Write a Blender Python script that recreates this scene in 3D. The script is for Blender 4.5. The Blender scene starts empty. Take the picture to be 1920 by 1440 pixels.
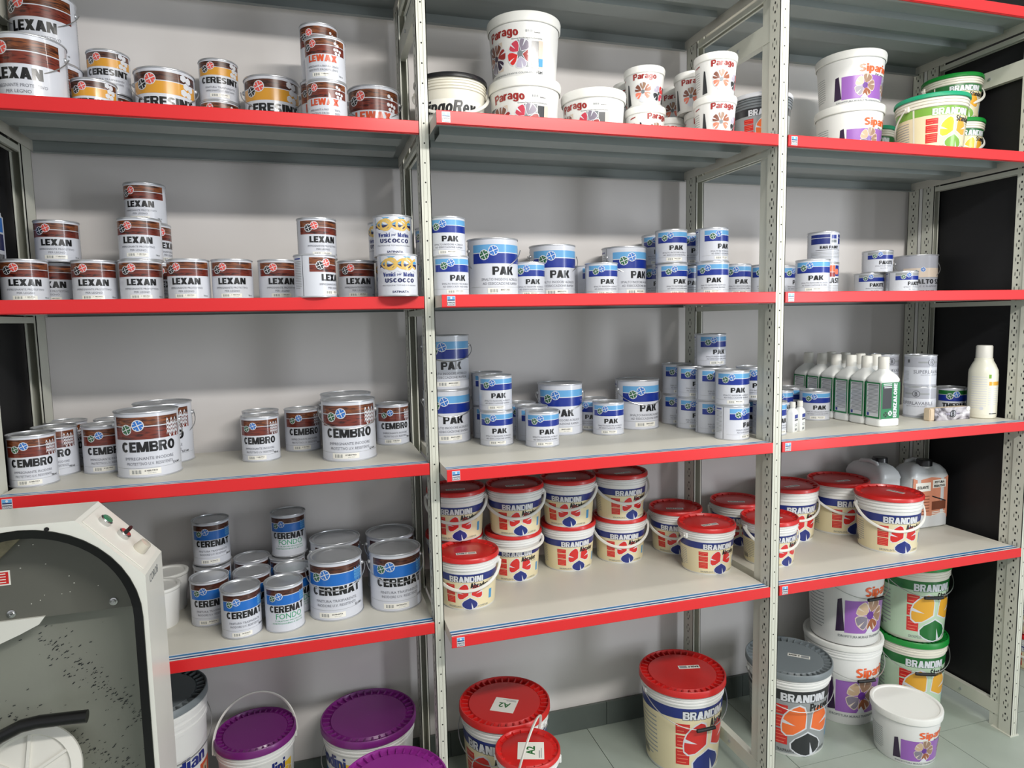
import bpy, bmesh, math, random
from mathutils import Vector, Matrix
random.seed(4)
PI = math.pi
C = bpy.context.scene.collection
SC = bpy.context.scene

# ------------------------------------------------------------------ camera, world, light, exposure
cam_d = bpy.data.cameras.new('camera'); cam = bpy.data.objects.new('camera', cam_d); C.objects.link(cam)
cam_d.sensor_width = 36; cam_d.lens = 1247.6/1920*36; cam_d.clip_start = .05
_yaw, _pit, _rol = .2881, -.0968, -.0196
_f = Vector((math.sin(_yaw)*math.cos(_pit), math.cos(_yaw)*math.cos(_pit), math.sin(_pit)))
_r = Vector((math.cos(_yaw), -math.sin(_yaw), 0)); _u = _r.cross(_f)
_R = _r*math.cos(_rol)+_u*math.sin(_rol); _U = -_r*math.sin(_rol)+_u*math.cos(_rol)
cam.matrix_world = Matrix(((_R.x,_U.x,-_f.x,-.2992),(_R.y,_U.y,-_f.y,-1.7721),(_R.z,_U.z,-_f.z,1.5392),(0,0,0,1)))
SC.camera = cam
SC.view_settings.view_transform = 'Standard'; SC.view_settings.look = 'None'
SC.view_settings.gamma = 1; SC.view_settings.use_curve_mapping = False
SC.view_settings.exposure = 0.0
w = bpy.data.worlds.new('room_light'); SC.world = w; w.use_nodes = True
w.node_tree.nodes['Background'].inputs[0].default_value = (.93,.96,1,1)
w.node_tree.nodes['Background'].inputs[1].default_value = .60
def area(name, loc, target, sx, sy, power, col=(1,1,1)):
    l = bpy.data.lights.new(name,'AREA'); l.shape='RECTANGLE'; l.size=sx; l.size_y=sy; l.energy=power; l.color=col
    o = bpy.data.objects.new(name,l); C.objects.link(o); o.location=loc
    o.rotation_euler = (Vector(target)-Vector(loc)).to_track_quat('-Z','Y').to_euler(); return o
area('ceiling_panel_near', (.85,-.62,2.86), (.85,-.62,0), 1.3,.10, 10, (1,.97,.92))
area('ceiling_panel_far', (.9,-2.35,2.86), (.8,-.6,1.2), 1.6,.14, 70, (1,.97,.92))
area('window_daylight', (3.6,-3.2,1.5), (1.0,.3,1.2), .55,2.2, 58, (.9,.95,1))

# ------------------------------------------------------------------ materials
def lin(c): c/=255; return c/12.92 if c<=.04045 else ((c+.055)/1.055)**2.4
MATS = {}
def mat(name, rgb, rough=.5, metal=0., coat=0., noise=0., nscale=30, emit=0):
    if name in MATS: return MATS[name]
    m = bpy.data.materials.new(name); m.use_nodes=True; nt=m.node_tree; b=nt.nodes['Principled BSDF']
    c=(lin(rgb[0]),lin(rgb[1]),lin(rgb[2]),1)
    b.inputs['Base Color'].default_value=c; b.inputs['Roughness'].default_value=rough; b.inputs['Metallic'].default_value=metal
    b.inputs['Coat Weight'].default_value=coat; b.inputs['Coat Roughness'].default_value=.12
    if noise:
        tc=nt.nodes.new('ShaderNodeTexCoord'); n=nt.nodes.new('ShaderNodeTexNoise'); n.inputs['Scale'].default_value=nscale; n.inputs['Detail'].default_value=5
        mx=nt.nodes.new('ShaderNodeMix'); mx.data_type='RGBA'; mx.blend_type='MULTIPLY'
        r=nt.nodes.new('ShaderNodeMapRange'); r.inputs[3].default_value=1-noise; r.inputs[4].default_value=1+noise*.4
        nt.links.new(tc.outputs['Object'],n.inputs['Vector']); nt.links.new(n.outputs['Fac'],r.inputs[0])
        mx.inputs[0].default_value=1; mx.inputs[6].default_value=c; nt.links.new(r.outputs[0],mx.inputs[7]); nt.links.new(mx.outputs[2],b.inputs['Base Color'])
        bp=nt.nodes.new('ShaderNodeBump'); bp.inputs['Strength'].default_value=.06; bp.inputs['Distance'].default_value=.003
        nt.links.new(n.outputs['Fac'],bp.inputs['Height']); nt.links.new(bp.outputs[0],b.inputs['Normal'])
    if emit: b.inputs['Emission Color'].default_value=c; b.inputs['Emission Strength'].default_value=emit
    MATS[name]=m; return m
def wood(name, dark, mid, light, scale=1.):
    m = bpy.data.materials.new(name); m.use_nodes=True; nt=m.node_tree; b=nt.nodes['Principled BSDF']
    tc=nt.nodes.new('ShaderNodeTexCoord'); mp=nt.nodes.new('ShaderNodeMapping'); mp.inputs['Scale'].default_value=(14*scale,14*scale,110*scale)
    n=nt.nodes.new('ShaderNodeTexNoise'); n.inputs['Scale'].default_value=1.6; n.inputs['Detail'].default_value=3; n.inputs['Distortion'].default_value=1.4
    r=nt.nodes.new('ShaderNodeValToRGB'); e=r.color_ramp.elements
    e[0].position=.34; e[0].color=(*map(lin,dark),1); e[1].position=.66; e[1].color=(*map(lin,light),1)
    k=e.new(.46); k.color=(*map(lin,mid),1)
    nt.links.new(tc.outputs['Object'],mp.inputs[0]); nt.links.new(mp.outputs[0],n.inputs['Vector']); nt.links.new(n.outputs['Fac'],r.inputs[0]); nt.links.new(r.outputs[0],b.inputs['Base Color'])
    b.inputs['Roughness'].default_value=.3; b.inputs['Coat Weight'].default_value=.4
    MATS[name]=m; return m
wood('wood_top',(34,14,9),(88,44,24),(140,78,40)); wood('wood_low',(44,14,10),(104,38,26),(124,50,34)); wood('marble_front',(52,46,52),(168,164,172),(226,224,228),.35); MATS['marble_front'].node_tree.nodes['Mapping'].inputs['Scale'].default_value=(9,9,16); wood('wood_dark',(26,12,10),(62,28,20),(100,56,36))
P=dict(white=(216,218,224),tin_white=(208,211,220),black=(14,14,17),grey_text=(112,114,124),red_logo=(226,84,74),green_logo=(26,96,52),blue_logo=(40,112,196),
 sky=(98,164,214),navy=(14,44,140),amber=(214,152,44),orange=(232,96,44),blue=(24,104,190),green_text=(44,150,104),label_grey=(206,208,214),
 cream=(226,214,176),royal=(24,42,120),red=(206,36,34),maroon=(150,34,30),purple=(146,92,176),violet=(96,44,140),brown=(120,70,52),tan=(196,168,138),beige=(214,198,182),
 salmon=(230,124,98),pink=(196,60,80),lilac=(176,170,190),slate=(84,86,92),dgreen=(22,104,44),lgreen=(120,168,60),yellow=(234,192,40),ochre=(226,166,50),pgreen=(186,210,182),
 orange2=(240,112,48),dark=(38,40,44),lgrey=(150,154,156),mgrey=(112,118,122),navy2=(24,30,84),gold=(212,176,92),teal=(16,150,110),silver=(170,172,182),seam=(40,40,48),
 bgreen=(8,118,66),paper=(236,234,226),dirt=(120,110,90),rust=(204,78,40),violet_d=(44,22,56),serif=(96,98,110),cyan=(70,150,200),rock=(150,118,96),rust_d=(150,84,50),slate_l=(128,120,136))
for k,v in P.items(): mat(k,v,.32,0,.35)
mat('pail_cream',(224,220,206),.42,0,.1); mat('pail_white',(228,228,226),.4,0,.15); mat('pail_grey',(120,126,130),.4)
mat('lid_red',(200,32,30),.38,0,.15); mat('lid_purple',(112,28,112),.36,0,.15); mat('lid_bright_purple',(140,40,136),.36,0,.15); mat('lid_grey',(118,126,130),.4); mat('lid_green',(16,132,48),.4); mat('lid_teal',(14,150,108),.4)
mat('lid_black',(22,22,26),.35,0,.2); mat('lid_white',(230,230,226),.4); mat('grip_black',(16,16,18),.5)
mat('tin_metal',(196,198,202),.3,.6); mat('wire',(190,190,190),.3,.85)
mat('shelf_paint',(206,203,192),.45,0,0,.06,8); mat('shelf_under_shade',(146,153,152),.45,.1,0,.06,8); mat('post_paint',(203,204,192),.45,0,.1,.05,14); mat('price_red',(214,34,38),.42,0,.1)  # undersides, lips and stiffeners: shade below the shelves put into a darker grey
mat('hole',(18,18,20),.9); mat('panel_black',(9,9,14),.6,0,0,.2,5); mat('wall_paint',(222,218,216),.8,0,0,.07,3)
mat('floor_tile',(162,172,162),.38,0,.1,.18,7); mat('joint',(92,96,88),.8); mat('skirt_tile',(88,96,92),.45,0,0,.2,12)
mat('ceiling_paint',(225,225,222),.8); mat('stripe_blue',(36,116,170),.4); mat('stripe_navy',(24,52,110),.4)
mat('machine_white',(222,222,214),.35,0,.2,.04,20); mat('rubber',(12,12,13),.35); mat('steel_grey',(112,112,104),.45,.35,0,.16,9); mat('steel_light',(146,148,138),.5,.25,0,.12,6)
mat('mottled',(150,142,116),.8,0,0,.6,60); mat('plastic_white',(222,220,212),.45); mat('clear_plastic',(196,190,176),.2,0,.5); mat('button_green',(10,112,72),.35,0,.3); mat('chrome',(210,210,210),.15,1)
mat('bottle_white',(228,230,228),.4,0,.2); mat('bottle_cream',(226,224,208),.45,0,.1); mat('marble',(166,158,162),.3,0,.2,.5,26); mat('pine',(216,196,170),.6,0,0,.2,40); mat('jerry',(206,209,211),.35,0,.2); mat('jerry_label',(206,136,108),.5)

# ------------------------------------------------------------------ object helpers
def link(name, me, parent=None, loc=(0,0,0), rz=0):
    o=bpy.data.objects.new(name,me); C.objects.link(o); o.location=loc; o.rotation_euler=(0,0,rz)
    if parent is not None: o.parent=parent
    return o
def thing(name,label,cat,loc=(0,0,0),rz=0,group=None):
    o=link(name,None,None,loc,rz); o.empty_display_size=.05; o['label']=label; o['category']=cat
    if group: o['group']=group
    return o
def tomesh(bm, mats, smooth=False, name='m'):
    me=bpy.data.meshes.new(name); bm.to_mesh(me); bm.free()
    for m in (mats if isinstance(mats,(list,tuple)) else [mats]): me.materials.append(MATS[m] if isinstance(m,str) else m)
    if smooth:
        me.polygons.foreach_set('use_smooth',[True]*len(me.polygons))
        me.set_sharp_from_angle(angle=math.radians(38))
    return me
def box(bm,x0,x1,y0,y1,z0,z1,mi=0):
    v=[bm.verts.new(p) for p in ((x0,y0,z0),(x1,y0,z0),(x1,y1,z0),(x0,y1,z0),(x0,y0,z1),(x1,y0,z1),(x1,y1,z1),(x0,y1,z1))]
    for f in ((3,2,1,0),(4,5,6,7),(0,1,5,4),(1,2,6,5),(2,3,7,6),(3,0,4,7)):
        q=bm.faces.new([v[i] for i in f]); q.material_index=mi
def boxm(dims,m,name='m',bev=0):
    bm=bmesh.new()
    for d in dims: box(bm,*d)
    if bev: bmesh.ops.bevel(bm,geom=bm.edges[:],offset=bev,segments=2,affect='EDGES')
    return tomesh(bm,m,False,name)
def lathe(bm,prof,n=48,mi=0,cap0=False,cap1=False,cx=0,cy=0,sx=1,sy=1):
    rings=[]
    for r,z in prof:
        rings.append([bm.verts.new((cx+sx*r*math.cos(2*PI*i/n),cy+sy*r*math.sin(2*PI*i/n),z)) for i in range(n)])
    for a,b in zip(rings,rings[1:]):
        for i in range(n):
            f=bm.faces.new((a[i],a[(i+1)%n],b[(i+1)%n],b[i])); f.material_index=mi
    if cap0: bm.faces.new(rings[0][::-1]).material_index=mi
    if cap1: bm.faces.new(rings[-1]).material_index=mi
def tube(bm,pts,r,n=8,mi=0,flat=1.):
    pts=[Vector(p) for p in pts]; rings=[]
    up=Vector((0,0,1)); prev=None
    for i,p in enumerate(pts):
        t=(pts[min(i+1,len(pts)-1)]-pts[max(i-1,0)]).normalized()
        if prev is None: a=t.orthogonal().normalized()
        else: a=(prev-t*prev.dot(t)).normalized()
        prev=a; b=t.cross(a)
        rings.append([bm.verts.new(p+a*math.cos(2*PI*k/n)*r+b*math.sin(2*PI*k/n)*r*flat) for k in range(n)])
    for A,B in zip(rings,rings[1:]):
        for k in range(n):
            f=bm.faces.new((A[k],A[(k+1)%n],B[(k+1)%n],B[k])); f.material_index=mi
    bm.faces.new(rings[0][::-1]).material_index=mi; bm.faces.new(rings[-1]).material_index=mi

# ------------------------------------------------------------------ printed art: flat shapes wrapped on a cylinder / cone
_TX={}
def text_mesh(s,bold=.03,shear=0.):
    k=(s,bold,shear)
    if k in _TX: return _TX[k]
    cu=bpy.data.curves.new('t','FONT'); cu.body=s; cu.offset=bold; cu.shear=shear; cu.resolution_u=2; cu.fill_mode='FRONT'
    ob=bpy.data.objects.new('t',cu); C.objects.link(ob); dg=bpy.context.evaluated_depsgraph_get(); dg.update()
    me=ob.evaluated_get(dg).to_mesh()
    vs=[(v.co.x,v.co.y) for v in me.vertices]; fs=[tuple(p.vertices) for p in me.polygons]
    ob.evaluated_get(dg).to_mesh_clear(); bpy.data.objects.remove(ob); bpy.data.curves.remove(cu)
    xs=[v[0] for v in vs] or [0,1]; ys=[v[1] for v in vs] or [0,1]
    x0,x1,y0,y1=min(xs),max(xs),min(ys),max(ys)
    vs=[((x-x0)/(x1-x0),(y-y0)/(y1-y0)) for x,y in vs]
    _TX[k]=(vs,fs); return _TX[k]
class Art:
    """x in degrees round the pail (0 = front), y as a fraction of the height"""
    def __init__(s,r,h,rb=None): s.bm=bmesh.new(); s.r=r; s.h=h; s.rb=r if rb is None else rb; s.mats=[]
    def mi(s,m):
        if m not in s.mats: s.mats.append(m)
        return s.mats.index(m)
    def X(s,d): return math.radians(d)*s.r
    def poly(s,pts,m,L=1):      # metric coordinates
        v=[s.bm.verts.new((x,y,L)) for x,y in pts]
        try: s.bm.faces.new(v).material_index=s.mi(m)
        except ValueError: pass
    def rect(s,d0,d1,f0,f1,m,L=1,skew=0):
        a,b=s.X(d0),s.X(d1); y0,y1=f0*s.h,f1*s.h
        s.poly([(a,y0),(b,y0+skew),(b,y1+skew),(a,y1)],m,L)
    def disc(s,d,f,R,m,L=2,n=20):
        x,y=s.X(d),f*s.h; s.poly([(x+R*math.cos(2*PI*i/n),y+R*math.sin(2*PI*i/n)) for i in range(n)],m,L)
    def hexa(s,d,f,R,m,L=4):
        x,y=s.X(d),f*s.h; s.poly([(x+R*math.cos(PI/6+PI/3*i),y+R*math.sin(PI/6+PI/3*i)) for i in range(6)],m,L)
    def text(s,t,d0,d1,f0,f1,m,L=2,bold=.03,shear=0,rise=0,vert=False,under=None,ub=.05):
        if under: s.text(t,d0-.8,d1+.8,f0-.006,f1+.006,under,L,bold+ub,shear,rise,vert); L+=1
        vs,fs=text_mesh(t,bold,shear); a,b=s.X(d0),s.X(d1); y0,y1=f0*s.h,f1*s.h
        if vert: V=[s.bm.verts.new((b-(b-a)*y, y0+(y1-y0)*x, L)) for x,y in vs]
        else: V=[s.bm.verts.new((a+(b-a)*x, y0+(y1-y0)*y+rise*s.h*math.sin(PI*min(1,max(0,x))), L)) for x,y in vs]
        k=s.mi(m)
        for f in fs:
            try: s.bm.faces.new([V[i] for i in f]).material_index=k
            except ValueError: pass
    def logo(s,d,f,R,col,L=3,ring='white'):
        x,y=s.X(d),f*s.h
        s.disc(d,f,R,ring,L); s.disc(d,f,R*.86,col,L+1)
        for k in range(4):
            a=.38+PI/2*k; c,q=math.cos(a),math.sin(a); t=R*.075
            s.poly([(x-q*t,y+c*t),(x+q*t,y-c*t),(x+c*R*.95+q*t,y+q*R*.95-c*t),(x+c*R*.95-q*t,y+q*R*.95+c*t)],ring,L+2)
            a+=PI/4; c,q=math.cos(a),math.sin(a)
            s.poly([(x+c*R*.9-q*t*1.2,y+q*R*.9+c*t*1.2),(x+c*R*.9+q*t*1.2,y+q*R*.9-c*t*1.2),(x+c*R*.5,y+q*R*.5)],ring,L+3)
    def wave(s,d0,d1,f,amp,th,m,L=3,n=16,cyc=3):
        a,b=s.X(d0),s.X(d1)
        P_=[(a+(b-a)*i/n, f*s.h+amp*math.sin(2*PI*cyc*i/n)) for i in range(n+1)]
        for p,q in zip(P_,P_[1:]): s.poly([(p[0],p[1]-th/2),(q[0],q[1]-th/2),(q[0],q[1]+th/2),(p[0],p[1]+th/2)],m,L)
    def petal(s,cx,cy,R,ang,m,L=3,spread=31,slit=0,edge='white',ir=.16):
        def pts(R0,R1,sp,off):
            o=[]; a0=math.radians(ang)
            o.append((cx+R0*math.cos(a0),cy+R0*math.sin(a0)))
            for t,rr in [(-1.,.60),(-.93,.84)]+[(-.75+1.5*k/6,1-.05*abs(-.75+1.5*k/6)) for k in range(7)]+[(.93,.84),(1.,.60)]:
                a=math.radians(ang+sp*t); o.append((cx+R1*rr*math.cos(a),cy+R1*rr*math.sin(a)))
            return o
        if edge: s.poly(pts(R*(ir-.07),R*1.05,spread+3.5,0),edge,L)
        s.poly(pts(R*ir,R,spread,0),m,L+1)
        a=math.radians(ang+slit); c,q=math.cos(a),math.sin(a); t=R*.075
        if edge: s.poly([(cx+c*R*1.02-q*t,cy+q*R*1.02+c*t),(cx+c*R*.5,cy+q*R*.5),(cx+c*R*1.02+q*t,cy+q*R*1.02-c*t)],edge,L+2)
    def lines(s,d0,d1,f0,f1,n,m,L=2,th=.35):
        for i in range(n):
            f=f1-(f1-f0)*(i+.5)/n; w=(f1-f0)/n*th; e=d1-(d1-d0)*(.0 if i<n-1 else .4)*((i*37%10)/10+.3)
            s.rect(d0,e,f-w/2,f+w/2,m,L)
    def barcode(s,d0,d1,f0,f1,m='black',L=3,n=9):
        for i in range(n): 
            a=d0+(d1-d0)*i/n; s.rect(a,a+(d1-d0)/n*(.35+.3*(i%3==0)),f0,f1,m,L)
    def mesh(s,step=7.5,name='label'):
        bm=s.bm; lim=s.X(180); st=s.X(step)
        xs=[v.co.x for v in bm.verts]; x=math.ceil(min(xs)/st)*st
        while x<max(xs):
            bmesh.ops.bisect_plane(bm,geom=bm.verts[:]+bm.edges[:]+bm.faces[:],plane_co=(x,0,0),plane_no=(1,0,0),dist=1e-7); x+=st
        for v in bm.verts:
            th=v.co.x/s.r; y=v.co.y; R=s.rb+(s.r-s.rb)*y/s.h+.0003+v.co.z*.00013
            v.co=(R*math.sin(th),-R*math.cos(th),y)
        bm.normal_update()
        for f in bm.faces:
            c=f.calc_center_median()
            if f.normal.x*c.x+f.normal.y*c.y<0: f.normal_flip()
        return tomesh(bm,s.mats,True,name)

# ------------------------------------------------------------------ heavy block lettering (own glyphs, boxes and arcs)
def _B(x0,y0,x1,y1,w): return [[(x0,y0),(x0+w,y0),(x1+w,y1),(x1,y1)]]           # slanted or upright bar, horizontal width w
def _H(x0,x1,y,t): return [[(x0,y),(x1,y),(x1,y+t),(x0,y+t)]]
def _A(cx,cy,rx,ry,a0,a1,tx,ty,n=None):
    n=n or max(3,int(abs(a1-a0)/26)); o=[]
    for i in range(n):
        p=[]
        for a,k in ((i,0),(i+1,0),(i+1,1),(i,1)):
            th=math.radians(a0+(a1-a0)*a/n); p.append((cx+(rx-tx*k)*math.cos(th),cy+(ry-ty*k)*math.sin(th)))
        o.append(p)
    return o
V_,T_=.33,.225
def _bowl(x0,x1,y0,y1,v=V_,t=T_):   # D-like bowl to the right
    return _H(x0,x1-.22,y0,t)+_H(x0,x1-.22,y1-t,t)+_A(x1-.24,(y0+y1)/2,.24,(y1-y0)/2,-90,90,min(v,.22),t)
GL={
 'A':(1.0,_B(0,0,.30,1,.38)+_B(.64,0,.34,1,.36)+_H(.2,.78,.16,.19)),
 'B':(.88,_B(0,0,0,1,V_)+_bowl(.1,.85,.46,1,.30,.19)+_bowl(.1,.88,0,.58,.30,.2)),
 'C':(.88,_A(.43,.5,.43,.5,40,320,V_,T_,14)),
 'D':(.9,_B(0,0,0,1,V_)+_bowl(.1,.9,0,1,.32,T_)),
 'E':(.72,_B(0,0,0,1,V_)+_H(.1,.72,0,T_)+_H(.1,.66,.40,.2)+_H(.1,.72,1-T_,T_)),
 'F':(.7,_B(0,0,0,1,V_)+_H(.1,.64,.38,.2)+_H(.1,.7,1-T_,T_)),
 'H':(.9,_B(0,0,0,1,V_)+_B(.57,0,.57,1,V_)+_H(.1,.8,.38,.23)),
 'I':(.33,_B(0,0,0,1,V_)),
 'K':(.98,_B(0,0,0,1,V_)+_B(.26,.40,.55,1,.38)+_B(.60,0,.26,.62,.38)),
 'L':(.68,_B(0,0,0,1,V_)+_H(.1,.68,0,T_)),
 'M':(1.18,_B(0,0,0,1,.30)+_B(.88,0,.88,1,.30)+_B(.42,.02,.06,1,.32)+_B(.44,.02,.80,1,.32)),
 'N':(.94,_B(0,0,0,1,.31)+_B(.63,0,.63,1,.31)+_B(.54,0,.02,1,.38)),
 'O':(.94,_A(.47,.5,.47,.5,0,360,V_,T_,16)),
 'P':(.86,_B(0,0,0,1,V_)+_bowl(.1,.86,.36,1,.32,.2)),
 'R':(.92,_B(0,0,0,1,V_)+_bowl(.1,.88,.42,1,.32,.19)+_B(.56,0,.38,.5,.36)),
 'S':(.82,_A(.42,.715,.40,.285,25,270,.30,.2,8)+_A(.40,.285,.41,.285,-155,90,.30,.2,8)),
 'T':(.8,_B(.235,0,.235,1,V_)+_H(0,.8,1-T_,T_)),
 'U':(.9,_B(0,.3,0,1,V_)+_B(.57,.3,.57,1,V_)+_A(.45,.36,.45,.36,180,360,V_,T_,8)),
 'V':(.98,_B(.31,0,0,1,.36)+_B(.31,0,.62,1,.36)),
 'W':(1.3,_B(.18,0,0,1,.31)+_B(.24,0,.48,1,.31)+_B(.78,0,.51,1,.31)+_B(.80,0,.99,1,.31)),
 'X':(.98,_B(0,0,.58,1,.40)+_B(.58,0,0,1,.40)),
 'Z':(.78,_H(0,.78,0,T_)+_H(0,.78,1-T_,T_)+_B(0,.12,.40,.88,.38)),
 'Q':(.94,_A(.47,.5,.47,.5,0,360,V_,T_,16)+_B(.66,-.05,.48,.25,.28)),
 'a':(.70,_A(.33,.22,.33,.22,0,360,.25,.14,12)+_B(.42,0,.42,.5,.28)+_A(.35,.48,.35,.26,0,165,.28,.17,6)),
 'b':(.74,_B(0,0,0,1,.29)+_A(.38,.36,.36,.37,0,360,.28,.18,12)),
 'c':(.64,_A(.34,.36,.34,.37,45,315,.28,.18,9)),
 'd':(.74,_B(.45,0,.45,1,.29)+_A(.36,.36,.36,.37,0,360,.28,.18,12)),
 'e':(.70,_A(.35,.36,.35,.37,0,322,.28,.17,12)+_H(.1,.68,.29,.15)),
 'g':(.74,_B(.45,-.1,.45,.73,.29)+_A(.36,.36,.36,.37,0,360,.28,.18,12)+_A(.37,-.06,.37,.22,180,360,.28,.15,6)),
 'i':(.29,_B(0,0,0,.73,.29)+_H(0,.29,.82,.18)),
 'k':(.78,_B(0,0,0,1,.29)+_B(.24,.28,.44,.73,.33)+_B(.45,0,.22,.44,.33)),
 'm':(1.1,_B(0,0,0,.73,.28)+_B(.41,0,.41,.5,.28)+_B(.82,0,.82,.5,.28)+_A(.34,.48,.35,.26,0,180,.28,.17,6)+_A(.75,.48,.35,.26,0,180,.28,.17,6)),
 'n':(.72,_B(0,0,0,.73,.29)+_B(.43,0,.43,.48,.29)+_A(.37,.46,.35,.28,0,155,.29,.19,6)),
 'o':(.74,_A(.37,.36,.37,.37,0,360,.28,.18,12)),
 'p':(.74,_B(0,-.28,0,.73,.29)+_A(.38,.36,.36,.37,0,360,.28,.18,12)),
 'r':(.54,_B(0,0,0,.73,.29)+_A(.42,.42,.32,.31,65,160,.26,.22,4)),
 's':(.64,_A(.33,.52,.32,.21,25,270,.25,.15,7)+_A(.32,.21,.32,.21,-155,90,.25,.15,7)),
 't':(.52,_B(.11,.08,.11,.95,.29)+_H(0,.5,.57,.16)+_H(.14,.5,0,.18)),
 'u':(.72,_B(0,.25,0,.73,.29)+_B(.43,0,.43,.73,.29)+_A(.35,.27,.35,.28,180,350,.29,.19,6)),
 'v':(.74,_B(.22,0,0,.73,.30)+_B(.22,0,.44,.73,.30)),
 'z':(.60,_H(0,.60,0,.18)+_H(0,.60,.55,.18)+_B(0,.12,.28,.62,.32)),
 '2':(.72,_H(0,.72,0,.21)+_B(0,.12,.36,.52,.34)+_A(.36,.68,.36,.32,-40,165,.28,.2,8)),
 ' ':(.3,[]),
}
def heavy(s,gap=.045,shear=0.):
    k=('H',s,gap,shear)
    if k in _TX: return _TX[k]
    vs,fs,x=[],[],0
    for ch in s:
        wd,pl=GL.get(ch,GL.get(ch.upper(),(.5,[])))
        for p in pl:
            b=len(vs); vs+=[(x+u+shear*v,v) for u,v in p]; fs.append(tuple(range(b,b+len(p))))
        x+=wd+gap
    xs=[v[0] for v in vs]; ys=[v[1] for v in vs]; x0,x1,y0,y1=min(xs),max(xs),min(ys),max(ys)
    vs=[((a-x0)/(x1-x0),(b-y0)/(y1-y0)) for a,b in vs]
    _TX[k]=(vs,fs); return _TX[k]
def heavy_text(s,t,d0,d1,f0,f1,m,L=2,rise=0,vert=False,under=None,grow=.006,shear=0.):
    if under:   # dark edge: the same word shifted a little each way, one layer below
        g=grow
        for dx,dy in((-g,-g),(g,-g),(-g,g),(g,g)):
            w=(d1-d0)*dx*1.2; heavy_text(s,t,d0+w,d1+w,f0+dy,f1+dy,under,L,rise,vert)
        L+=1
    vs,fs=heavy(t,.045,shear); a,b=s.X(d0),s.X(d1); y0,y1=f0*s.h,f1*s.h
    if vert: V=[s.bm.verts.new((b-(b-a)*y,y0+(y1-y0)*x,L)) for x,y in vs]
    else: V=[s.bm.verts.new((a+(b-a)*x,y0+(y1-y0)*y+rise*s.h*math.sin(PI*min(1,max(0,x))),L)) for x,y in vs]
    k=s.mi(m)
    for f in fs: s.bm.faces.new([V[i] for i in f]).material_index=k
Art.name=heavy_text
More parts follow.
